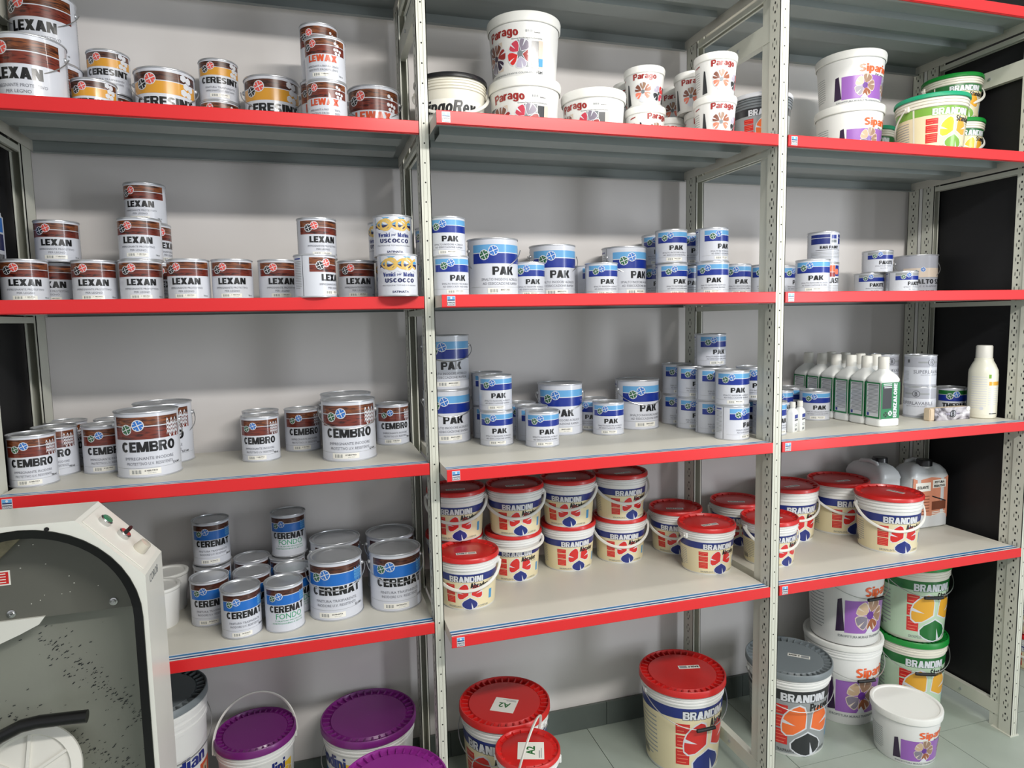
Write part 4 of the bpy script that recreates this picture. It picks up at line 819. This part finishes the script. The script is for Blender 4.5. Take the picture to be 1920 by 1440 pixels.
frame('L',-1.046,.03,0,'perforated steel frame at the far left beside the black panel')
frame('A',-.013,.028,0,'pale perforated steel frame between the left and middle bays')
frame('B',1.0105,.032,-.1,'pale perforated steel frame between the middle and right bays')
frame('C',2.052,.030,-.1,'pale perforated steel frame at the right end by the black panel',(.303,.355),(.370,.420),True)
BAYS=[(-1.014,-.0145,0.,'left'),(.0165,1.0085,-.1,'middle'),(1.0445,2.047,-.1,'right')]
NM=['empty top','top stocked','second','third','fourth']
for bi,(x0,x1,yf,bn) in enumerate(BAYS):
    for si,z in enumerate(ZS):
        if bi==0 and si==4: pass
        t=thing('metal_shelf','grey metal shelf with red price strip, %s level of the %s bay'%(NM[si],bn),'shelf',((x0+x1)/2,yf,z),0,'metal shelves of the rack')
        W=(x1-x0)/2; D=.405-yf
        def pan():
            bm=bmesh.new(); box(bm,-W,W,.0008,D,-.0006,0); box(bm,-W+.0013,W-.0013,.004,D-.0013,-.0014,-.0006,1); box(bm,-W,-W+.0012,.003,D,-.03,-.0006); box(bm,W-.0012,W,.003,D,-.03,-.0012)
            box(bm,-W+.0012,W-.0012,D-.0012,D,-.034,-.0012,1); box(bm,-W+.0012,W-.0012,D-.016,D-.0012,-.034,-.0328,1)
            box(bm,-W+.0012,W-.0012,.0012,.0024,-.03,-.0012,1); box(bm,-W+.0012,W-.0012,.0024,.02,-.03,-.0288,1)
            return tomesh(bm,['shelf_paint','shelf_under_shade'])
        link('shelf_panel',cached('pan%d'%bi,pan),t)
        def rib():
            bm=bmesh.new(); box(bm,-W+.03,W-.03,0,.07,-.022,-.0208); box(bm,-W+.03,W-.03,-.0012,0,-.022,-.0012); box(bm,-W+.03,W-.03,.07,.0712,-.022,-.0012); return tomesh(bm,'shelf_under_shade')
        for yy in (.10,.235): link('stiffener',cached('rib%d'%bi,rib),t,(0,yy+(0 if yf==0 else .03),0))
        def strip():
            bm=bmesh.new(); box(bm,-W-.001,W+.001,-.004,0.0006,-.031,.0006); box(bm,-W-.001,W+.001,0,.006,-.0325,-.031)
            bmesh.ops.bevel(bm,geom=[e for e in bm.edges if abs(e.calc_length()-2*W-.002)<1e-4],offset=.0012,segments=1,affect='EDGES'); return tomesh(bm,'price_red')
        st=link('price_strip',cached('st%d'%bi,strip),t)
        def tape():
            bm=bmesh.new(); y=.0010
            for a,b,m in ((0,.005,3),(.005,.012,2),(.012,.019,0),(.019,.028,1),(.028,.033,0)):
                v=[bm.verts.new(p) for p in ((-W,y+a,.0004),(W,y+a,.0004),(W,y+b,.0004),(-W,y+b,.0004))]; bm.faces.new(v).material_index=m
            return tomesh(bm,['white','stripe_blue','stripe_navy','lid_white'])
        link('striped_tape',cached('tp%d'%bi,tape),t)
        def stk():
            bm=bmesh.new(); box(bm,0,.021,-.0048,-.004,-.028,-.003,0)
            box(bm,.001,.020,-.0051,-.0048,-.012,-.0045,1); box(bm,.001,.020,-.0051,-.0048,-.015,-.012,2); box(bm,.001,.020,-.0051,-.0048,-.0175,-.015,0); box(bm,.001,.020,-.0051,-.0048,-.0265,-.0175,3)
            lathe(bm,[(.0005,0),(.0028,0),(.0028,.0004)],10,0,False,True,.0105,0); vs=[v for v in bm.verts if abs(v.co.z)<.0005 and v.co.z>-.0001 and v.co.y>-.003]
            bmesh.ops.rotate(bm,verts=vs,matrix=Matrix.Rotation(PI/2,3,'X')); bmesh.ops.translate(bm,verts=vs,vec=(0,-.0052,-.0082))
            txs,fs=text_mesh('BRANDINI',.03,0); V=[bm.verts.new((.002+.017*x,-.0053,-.0255+.006*y)) for x,y in txs]
            for q in fs:
                try: bm.faces.new([V[i] for i in q]).material_index=0
                except ValueError: pass
            return tomesh(bm,['white','sky','navy2','slate'])
        link('strip_sticker',cached('stk',stk),st,(-W+(.012 if bi<2 else .008),0,0))
bm=bmesh.new(); box(bm,2.086,2.094,-.02,.43,.03,2.7)
t=link('side_panel',tomesh(bm,'panel_black')); t['label']='tall black panel closing the right end of the rack'; t['category']='panel'
bm=bmesh.new(); box(bm,-1.075,-1.066,.0,.40,.03,2.7)
t=link('side_panel',tomesh(bm,'panel_black')); t['label']='black panel closing the left end of the rack'; t['category']='panel'
t=thing('shelf_card','white card with two blue fields and a barcode, cut by the left photo edge','card',(-1.064,.285,1.655))
def card():
    bm=bmesh.new(); box(bm,0,.001,-.07,.022,0,.185); bmesh.ops.bevel(bm,geom=[e for e in bm.edges if abs(e.verts[0].co.x-e.verts[1].co.x)>.0005],offset=.01,segments=3,affect='EDGES'); return tomesh(bm,'tin_white')
link('backing',card(),t)
link('print',boxm([(.001,.0014,-.065,.014,.135,.172,0),(.001,.0014,-.065,.014,.088,.130,1)]+[(.001,.0014,-.06+.0075*i,-.0565+.0075*i+.001*(i%3),.01,.078,2) for i in range(10)],['blue_logo','navy2','black']),t)

# ------------------------------------------------------------------ tins, pails and tubs
for it in ITEMS:
    (build_tin if len(TY[it[1]])==2 else build_pail)(*it)

# ------------------------------------------------------------------ bottles on the third shelf
def loft(bm,rings,mi=0,cap=True):
    R_=[[bm.verts.new(p) for p in r] for r in rings]
    for a,b in zip(R_,R_[1:]):
        n=len(a)
        for i in range(n): bm.faces.new((a[i],a[(i+1)%n],b[(i+1)%n],b[i])).material_index=mi
    if cap: bm.faces.new(R_[0][::-1]).material_index=mi; bm.faces.new(R_[-1]).material_index=mi
def rrect(w,d,z,c=.25,n=32):
    o=[]; e=2/c if c<1 else 2
    for i in range(n):
        a=2*PI*(i+.5)/n; cx,sy=math.cos(a),math.sin(a); o.append((w*abs(cx)**(2/e)*(1 if cx>0 else -1), d*abs(sy)**(2/e)*(1 if sy>0 else -1), z))
    return o
def green_bottle(x,y,label):
    t=thing('bottle',label,'bottle',(x,y,1.154),0,'white bottles with green labels')
    W,D=.043,.0345
    def b():
        bm=bmesh.new(); loft(bm,[rrect(W-.004,D-.004,0,.3),rrect(W,D,.004,.3),rrect(W,D,.022,.3),rrect(W-.0015,D-.0015,.026,.3),rrect(W-.0015,D-.0015,.152,.3),rrect(W,D,.156,.3),rrect(W-.001,D-.001,.162,.32),rrect(W-.007,D-.004,.172,.4),rrect(W-.017,D-.009,.182,.6),rrect(.0185,.0185,.190,1),rrect(.0160,.0160,.198,1)],0)
        return tomesh(bm,'bottle_white',True)
    link('body',cached('gb',b),t)
    def cap():
        bm=bmesh.new(); lathe(bm,[(.0165,.194),(.0175,.195),(.0175,.232),(.0155,.235),(.0005,.235)],28); return tomesh(bm,'plastic_white',True)
    link('cap',cached('gc',cap),t)
    def lab():
        bm=bmesh.new(); z0,z1=.028,.150; e=.0006; mats=['bgreen','label_grey','white','dark','black','navy','mgrey']
        yf=-(D-.0015)-e; xl=-(W-.0015)-e
        def R(x0,x1,a,b,m,k=1): v=[bm.verts.new(p) for p in((x0,yf-k*.0001,a),(x1,yf-k*.0001,a),(x1,yf-k*.0001,b),(x0,yf-k*.0001,b))]; bm.faces.new(v).material_index=m
        def S_(y0,y1,a,b,m,k=1): v=[bm.verts.new(p) for p in((xl-k*.0001,y1,a),(xl-k*.0001,y0,a),(xl-k*.0001,y0,b),(xl-k*.0001,y1,b))]; bm.faces.new(v).material_index=m
        cw=W-.009; cd=D-.008
        R(-cw-.006,cw+.004,z0,z1,0,0); S_(-cd-.004,cd+.004,z0,z1,0,0)
        S_(-cd+.001,cd-.001,z0+.006,z1-.005,1,1)
        for i in range(21): S_(-cd+.003,cd-.003-.006*((i*7)%4)/3,z1-.013-i*.0045,z1-.0112-i*.0045,6,2)
        S_(-cd+.003,cd-.006,z1-.0095,z1-.0075,3,2); S_(cd-.013,cd-.004,z0+.008,z0+.018,5,2)
        R(-cw+.0,.004,z0+.034,z1-.012,3,1)
        for i in range(3): R(-cw+.002+i*.002,.004,z1-.006-i*.006,z1-.0035-i*.006,2,2)
        # roundels
        for cx,cz,m in((-.020,z0+.014,4),(-.001,z0+.018,2)):
            n=14; v=[bm.verts.new((cx+.009*math.cos(2*PI*i/n),yf-.0002,cz+.009*math.sin(2*PI*i/n))) for i in range(n)]; bm.faces.new(v).material_index=m
            for k in range(2):
                a=PI/4+PI/2*k; q=[(cx+.009*math.cos(a)-.0011*math.sin(a),cz+.009*math.sin(a)+.0011*math.cos(a)),(cx+.009*math.cos(a)+.0011*math.sin(a),cz+.009*math.sin(a)-.0011*math.cos(a)),(cx-.009*math.cos(a)+.0011*math.sin(a),cz-.009*math.sin(a)-.0011*math.cos(a)),(cx-.009*math.cos(a)-.0011*math.sin(a),cz-.009*math.sin(a)+.0011*math.cos(a))]
                bm.faces.new([bm.verts.new((u,yf-.0003,vv)) for u,vv in q]).material_index=0
        vs,fs=heavy('BENZALONE'); V=[bm.verts.new((.026-.015*y_,yf-.0003,z0+.003+.116*x_)) for x_,y_ in vs]
        for q in fs:
            try: bm.faces.new([V[i] for i in q]).material_index=2
            except ValueError: pass
        return tomesh(bm,mats)
    link('label',cached('gl',lab),t)
for i in range(6):
    green_bottle(1.549,.026+.0715*i,['foremost white bottle showing its green front label','second bottle in the green-label row','third bottle in the green-label row','fourth bottle in the green-label row','fifth bottle in the green-label row','rearmost bottle of the front green-label row'][i])
for i in range(4):
    green_bottle(1.640,.150+.0715*i,'white bottle in second row behind green-label bottles, %s'%['nearest cap','second cap from the right','third cap from the right','farthest cap'][i])
def tiny(x,y,label):
    t=thing('bottle',label,'bottle',(x,y,1.154),.5,'tiny white bottles by the second post')
    def b():
        bm=bmesh.new(); loft(bm,[rrect(.017,.011,0,.35),rrect(.019,.013,.003,.35),rrect(.019,.013,.064,.35),rrect(.016,.011,.072,.45),rrect(.0085,.0085,.078,1),rrect(.008,.008,.084,1)]); return tomesh(bm,'bottle_white',True)
    def c():
        bm=bmesh.new(); lathe(bm,[(.0092,.081),(.0095,.082),(.009,.099),(.0005,.1)],20); return tomesh(bm,'plastic_white',True)
    def l():
        return boxm([(-.012,.012,-.0134,-.0131,.046,.058,0),(-.012,.012,-.0134,-.0131,.038,.043,1),(-.011,.008,-.0134,-.0131,.026,.028,2),(-.011,.006,-.0134,-.0131,.021,.023,2),(-.009,.004,-.0134,-.0131,.006,.013,2)],['navy','slate','mgrey'])
    link('body',cached('tb',b),t); link('cap',cached('tc',c),t); link('label',cached('tl',l),t)
tiny(1.192,.036,'tiny white bottle with blue label, left one by the second post'); tiny(1.231,.048,'tiny white bottle with blue label, right one by the second post')
t=thing('bottle','large cream bottle with white screw cap alone at the right end of the third shelf','bottle',(2.003,.03,1.154),-.55)
bm=bmesh.new(); lathe(bm,[(.040,0),(.044,.003),(.045,.01),(.045,.16),(.044,.172),(.036,.192),(.029,.205),(.028,.213),(.026,.214),(.024,.22)],40,0,True); link('body',tomesh(bm,'bottle_cream',True),t)
bm=bmesh.new(); lathe(bm,[(.0245,.215),(.026,.216),(.0255,.256),(.023,.26),(.0005,.26)],28); link('cap',tomesh(bm,'plastic_white',True),t)
A=Art(.0452,.17); A.rect(-70,70,.08,.93,'bottle_cream',0); A.lines(-66,-4,.2,.9,14,'label_grey',1,.25); A.rect(2,12,.85,.93,'lgreen',2); A.rect(4,60,.70,.78,'ochre',1); A.lines(2,62,.28,.66,9,'label_grey',1,.3); A.rect(8,50,.10,.12,'dark',2); A.disc(-22,.22,.006,'label_grey',2); link('label',A.mesh(),t)
# box of wood with marbled front
t=thing('sample_box','small pine box with marbled grey front and round emblem, third shelf right bay','box',(1.846,.055,1.154),-.04)
link('body',boxm([(-.085,.085,-.032,-.004,0,.045)],'pine',bev=.003),t)
link('front_plate',boxm([(-.066,.087,-.0345,-.0322,.0005,.0455)],'marble_front'),t)
def emb():
    A=Art(1.,.045); A.rect(-3.0,-.75,.42,.58,'lilac',1); A.rect(.75,3.0,.42,.58,'lilac',1); A.disc(0,.5,.0135,'dark',2); A.disc(0,.5,.0105,'silver',3); A.text('B',-.3,.3,.28,.72,'dark',4,.04); A.text('PITTURA',-2.6,-.95,.44,.56,'dark',3,0); A.text('ARREDO',.95,2.6,.44,.56,'dark',3,0)
    me=A.mesh(60)
    for v in me.vertices: v.co.y=-.0347+(v.co.y+1)*1.0
    return me
link('emblem',emb(),t,(.013,0,0))
bm=bmesh.new(); lathe(bm,[(.0005,0),(.008,0),(.008,.001),(.0005,.0012)],20); bmesh.ops.rotate(bm,verts=bm.verts,matrix=Matrix.Rotation(PI/2,3,'X')); link('round_sticker',tomesh(bm,'paper'),t,(.079,-.0346,.038))

# ------------------------------------------------------------------ jerrycans
def jerry(x,y,rz,label,orange):
    t=thing('jerrycan',label,'jerrycan',(x,y,.704),rz,'translucent jerrycans on the fourth shelf')
    def b():
        bm=bmesh.new(); W,D=.095,.055
        loft(bm,[rrect(W-.01,D-.01,0,.35),rrect(W,D,.008,.3),rrect(W,D,.05,.3),rrect(W-.002,D-.002,.056,.3),rrect(W-.002,D-.002,.195,.3),rrect(W,D,.202,.3),rrect(W-.006,D-.005,.222,.35),rrect(W-.022,D-.016,.24,.4),rrect(W-.045,D-.03,.25,.5)])
        tube(bm,[(-.05,.022,.235),(-.04,.024,.252),(-.01,.026,.257),(.03,.026,.252),(.045,.024,.235)],.008,10)
        lathe(bm,[(.022,.235),(.022,.255)],24,0,False,True,-.008,-.026)
        return tomesh(bm,'jerry',True)
    def c():
        bm=bmesh.new(); lathe(bm,[(.026,.243),(.0275,.244),(.027,.264),(.025,.267),(.0005,.267)],28,0,False,False,-.008,-.026); return tomesh(bm,'lid_black',True)
    link('body',cached('jb',b),t); link('cap',cached('jc',c),t)
    if orange:
        A=Art(1.,.24); A.rect(-4.9,4.9,.16,.84,'jerry_label',1); A.rect(.4,4.2,.66,.79,'paper',2); A.text('PITTURA',.9,3.8,.73,.77,'black',3,.04); A.text('FISSATIVO',.7,4,.67,.71,'black',3,.04)
        A.rect(-4.2,-.2,.62,.76,'paper',2); A.text('ISOLANTE',-3.8,-.8,.66,.71,'black',3,.03); A.rect(.3,4.4,.30,.44,'brown',2); A.poly([(A.X(.3),.52*A.h),(A.X(4.4),.42*A.h),(A.X(4.4),.44*A.h),(A.X(.3),.54*A.h)],'dark',3); A.lines(.4,4.2,.20,.28,3,'paper',3,.5); A.lines(-4.2,-.4,.22,.56,7,'brown',2,.25)
        me=A.mesh(60)
        for v in me.vertices: v.co.y=-.0545+(v.co.y+1)
        link('label',me,t)
jerry(1.947,.225,0.0,'translucent jerrycan with black cap and orange label at the right end',True)
jerry(1.794,.30,PI/2,'translucent jerrycan with black cap behind the large red-lidded pails',False)

# ------------------------------------------------------------------ paint mixing machine
M=thing('paint_mixer','white paint mixing machine with rounded window at the lower left','machine',(-.88,-.10,0))
XL,XR,YF=-.22,.22,-.155
outer=[(XL,0),(XR,0),(XR,1.020),(.100,1.150),(-.100,1.150),(XL,1.020)]
def rnd(R,cz,z0,n=22,cx=0): return [(cx+R,z0)]+[(cx+R*math.cos(PI*i/n),cz+R*math.sin(PI*i/n)) for i in range(n+1)]+[(cx-R,z0)]
def ring_plate(inner,outerp,y):
    # plate between two closed outlines (same height range), via curve fill
    cu=bpy.data.curves.new('c','CURVE'); cu.dimensions='2D'; cu.fill_mode='BOTH'
    for pts in(outerp,inner):
        sp=cu.splines.new('POLY'); sp.points.add(len(pts)-1); sp.use_cyclic_u=True
        for p_,q in zip(sp.points,pts): p_.co=(q[0],q[1],0,1)
    ob=bpy.data.objects.new('c',cu); C.objects.link(ob); dg=bpy.context.evaluated_depsgraph_get(); dg.update(); ev=ob.evaluated_get(dg); me=ev.to_mesh()
    bm=bmesh.new(); bm.from_mesh(me); ev.to_mesh_clear(); bpy.data.objects.remove(ob)
    for v in bm.verts: v.co=Vector((v.co.x,y,v.co.y))
    return bm
win=rnd(.211,.93,.30)
bm=ring_plate(win,outer,YF)
n=len(outer)
for i in range(n):
    a,b=outer[i],outer[(i+1)%n]
    v=[bm.verts.new(p) for p in((a[0],YF,a[1]),(b[0],YF,b[1]),(b[0],0,b[1]),(a[0],0,a[1]))]; bm.faces.new(v)
nw=len(win)
for i in range(nw):
    a,b=win[i],win[(i+1)%nw]
    v=[bm.verts.new(p) for p in((a[0],YF,a[1]),(b[0],YF,b[1]),(b[0],-.012,b[1]),(a[0],-.012,a[1]))]; bm.faces.new(v)
v=[bm.verts.new((x,0,z)) for x,z in outer]; bm.faces.new(v)
bmesh.ops.remove_doubles(bm,verts=bm.verts,dist=1e-5); bmesh.ops.recalc_face_normals(bm,faces=bm.faces)
link('housing',tomesh(bm,'machine_white'),M)
bm=bmesh.new(); outerg,innerg=rnd(.2105,.93,.302,28),rnd(.192,.93,.32,28)
for i in range(len(outerg)):
    j=(i+1)%len(outerg)
    for (p,q,y0,y1) in ((outerg,innerg,YF-.003,YF+.004),):
        bm.faces.new([bm.verts.new(w_) for w_ in((p[i][0],y0,p[i][1]),(p[j][0],y0,p[j][1]),(q[j][0],y1,q[j][1]),(q[i][0],y1,q[i][1]))])
        bm.faces.new([bm.verts.new(w_) for w_ in((q[i][0],y1,q[i][1]),(q[j][0],y1,q[j][1]),(q[j][0],y1+.02,q[j][1]),(q[i][0],y1+.02,q[i][1]))])
link('window_seal',tomesh(bm,'rubber'),M)
bm=bmesh.new(); f=bm.faces.new([bm.verts.new((x,-.0125,z)) for x,z in rnd(.209,.93,.31)]); r_=bmesh.ops.extrude_face_region(bm,geom=[f]); bmesh.ops.translate(bm,verts=[g for g in r_['geom'] if isinstance(g,bmesh.types.BMVert)],vec=(0,.0015,0)); bmesh.ops.recalc_face_normals(bm,faces=bm.faces)
link('back_plate',tomesh(bm,'steel_light'),M)
# upper plate follows the arch
up=[(x,z) for x,z in rnd(.190,.93,.918)]
bm=bmesh.new(); f=bm.faces.new([bm.verts.new((x,-.052,z)) for x,z in up]); r_=bmesh.ops.extrude_face_region(bm,geom=[f]); bmesh.ops.translate(bm,verts=[g for g in r_['geom'] if isinstance(g,bmesh.types.BMVert)],vec=(0,.003,0)); bmesh.ops.recalc_face_normals(bm,faces=bm.faces)
up_o=link('upper_plate',tomesh(bm,'steel_grey'),M)
def scr():
    bm=bmesh.new(); lathe(bm,[(.0085,0),(.0085,.0012),(.006,.0015),(.0055,.005),(.003,.0052),(.003,.003),(.0005,.003)],16); bmesh.ops.rotate(bm,verts=bm.verts,matrix=Matrix.Rotation(PI/2,3,'X')); return tomesh(bm,'chrome',True)
for x in(-.064,.129): link('screw',cached('scr',scr),up_o,(x,-.053,.934))
wl=link('warning_label',boxm([(-.12,-.060,-.0535,-.0525,.998,1.030,0),(-.117,-.063,-.0538,-.0535,1.001,1.027,1)]+[(-.113,-.068,-.054,-.0538,1.004+.006*i,1.006+.006*i,0) for i in range(4)],['paper','red']),up_o)
bm=bmesh.new()
for i in range(16):
    x,z=random.uniform(-.06,.15),random.uniform(.94,1.09)
    if x*x+(z-.93)**2<.17**2: s_=random.uniform(.0008,.0018); box(bm,x,x+s_*1.6,-.0524,-.052,z,z+s_)
o=link('paint_specks',tomesh(bm,'paper'),up_o); o['kind']='stuff'
def tri(pts,y0,y1,m):
    bm=bmesh.new(); f=bm.faces.new([bm.verts.new((x,y0,z)) for x,z in pts]); r_=bmesh.ops.extrude_face_region(bm,geom=[f]); bmesh.ops.translate(bm,verts=[g for g in r_['geom'] if isinstance(g,bmesh.types.BMVert)],vec=(0,y1-y0,0)); bmesh.ops.recalc_face_normals(bm,faces=bm.faces); return tomesh(bm,m)
link('guide_block',tri([(-.19,1.12),(-.018,1.112),(-.074,1.058),(-.19,.975)],-.075,-.053,'mottled'),M)
link('corner_bracket',tri([(-.19,.921),(-.002,.921),(-.014,.905),(-.05,.888),(-.09,.872),(-.19,.84)],-.058,-.052,'machine_white'),M)
MC.clear() if False else None
bm=bmesh.new(); tube(bm,[(-.17,-.10,.60),(-.12,-.10,.668),(-.086,-.10,.690),(-.047,-.10,.706),(-.015,-.10,.709),(.075,-.10,.704)],.0135,16); link('grab_bar',tomesh(bm,'rubber',True),M)
bm=bmesh.new(); lathe(bm,[(.0005,0),(.105,0),(.105,.008),(.085,.012),(.080,.005),(.0005,.005)],48); 
for k in range(6):
    a=PI/3*k+.5; c,s=math.cos(a),math.sin(a); q=[(.01,-.003),(.084,-.003),(.084,.003),(.01,.003)]
    lo=[bm.verts.new((u*c-v*s,u*s+v*c,.004)) for u,v in q]; hi=[bm.verts.new((u*c-v*s,u*s+v*c,.012)) for u,v in q]; bm.faces.new(hi)
    for j in range(4): bm.faces.new((lo[j],lo[(j+1)%4],hi[(j+1)%4],hi[j]))
bmesh.ops.rotate(bm,verts=bm.verts,matrix=Matrix.Rotation(PI/2-.35,3,'X')); link('clamp_disc',tomesh(bm,'plastic_white',True),M,(-.055,-.07,.575))
bm=bmesh.new()
for k in range(420):
    u=random.random(); br=k%2
    if br: x=-.03+.215*u; z=.865-.26*u
    else: x=-.16+.30*u; z=.735-.23*u
    x+=random.gauss(0,.008+.012*(k%3)); z+=random.gauss(0,.006+.012*(k%3)); s_=random.uniform(.001,.0034)
    if abs(x)<.19: 
        a=random.uniform(.1,.8); c,q=math.cos(a)*s_,math.sin(a)*s_
        v=[bm.verts.new((x+dx,-.0143,z+dz)) for dx,dz in((-c-q*.3,-q+c*.3),(-c+q*.3,-q-c*.3),(c+q*.3,q-c*.3),(c-q*.3,q+c*.3))]; bm.faces.new(v)
o=link('scuff_marks',tomesh(bm,'dark'),M); o['kind']='stuff'
# control panel on the bevel
cx,cz=.160,1.085; L_=math.hypot(.12,.13); ang=math.atan2(.13,.12)
cp=link('control_panel',boxm([(-.078,.078,-.062,.062,0,.0025)],'plastic_white',bev=.001),M); cp.location=(cx,-.078,cz); cp.rotation_euler=(0,ang,0)
def knob(prof,m,n=24,name='k'):
    bm=bmesh.new(); lathe(bm,prof,n); return tomesh(bm,m,True)
k1=link('start_button',knob([(.014,0),(.014,.009),(.0115,.011)],'chrome'),cp,(-.047,-.0,.0025)); link('button_cap',knob([(.0115,.010),(.0112,.0125),(.0005,.013)],'button_green'),k1)
k2=link('selector_switch',knob([(.014,0),(.014,.009),(.0115,.011),(.0005,.011)],'chrome'),cp,(.0,.005,.0025)); link('lever',boxm([(-.004,.004,-.013,.013,.010,.024)],'rubber',bev=.002),k2)
link('dial_knob',knob([(.0145,0),(.0150,.003),(.0135,.014),(.0125,.021),(.0005,.022)],'clear_plastic',16),cp,(.046,.0,.0025))
bolt_o=link('bolt',knob([(.0045,0),(.0045,.001),(.0005,.001)],'hole',12),M,(.05,YF-.0005,1.145))
bolt_o.rotation_euler=(PI/2,0,0); bolt_o.location=(.05,YF-.0004,1.138)
vs,fs=text_mesh('COROB',.0,0); bm=bmesh.new(); V=[bm.verts.new((XR+.0006,-.122+.075*x,.990+.018*y)) for x,y in vs]
for q in fs:
    try: bm.faces.new([V[i] for i in q])
    except ValueError: pass
link('lettering',tomesh(bm,'mgrey'),M)
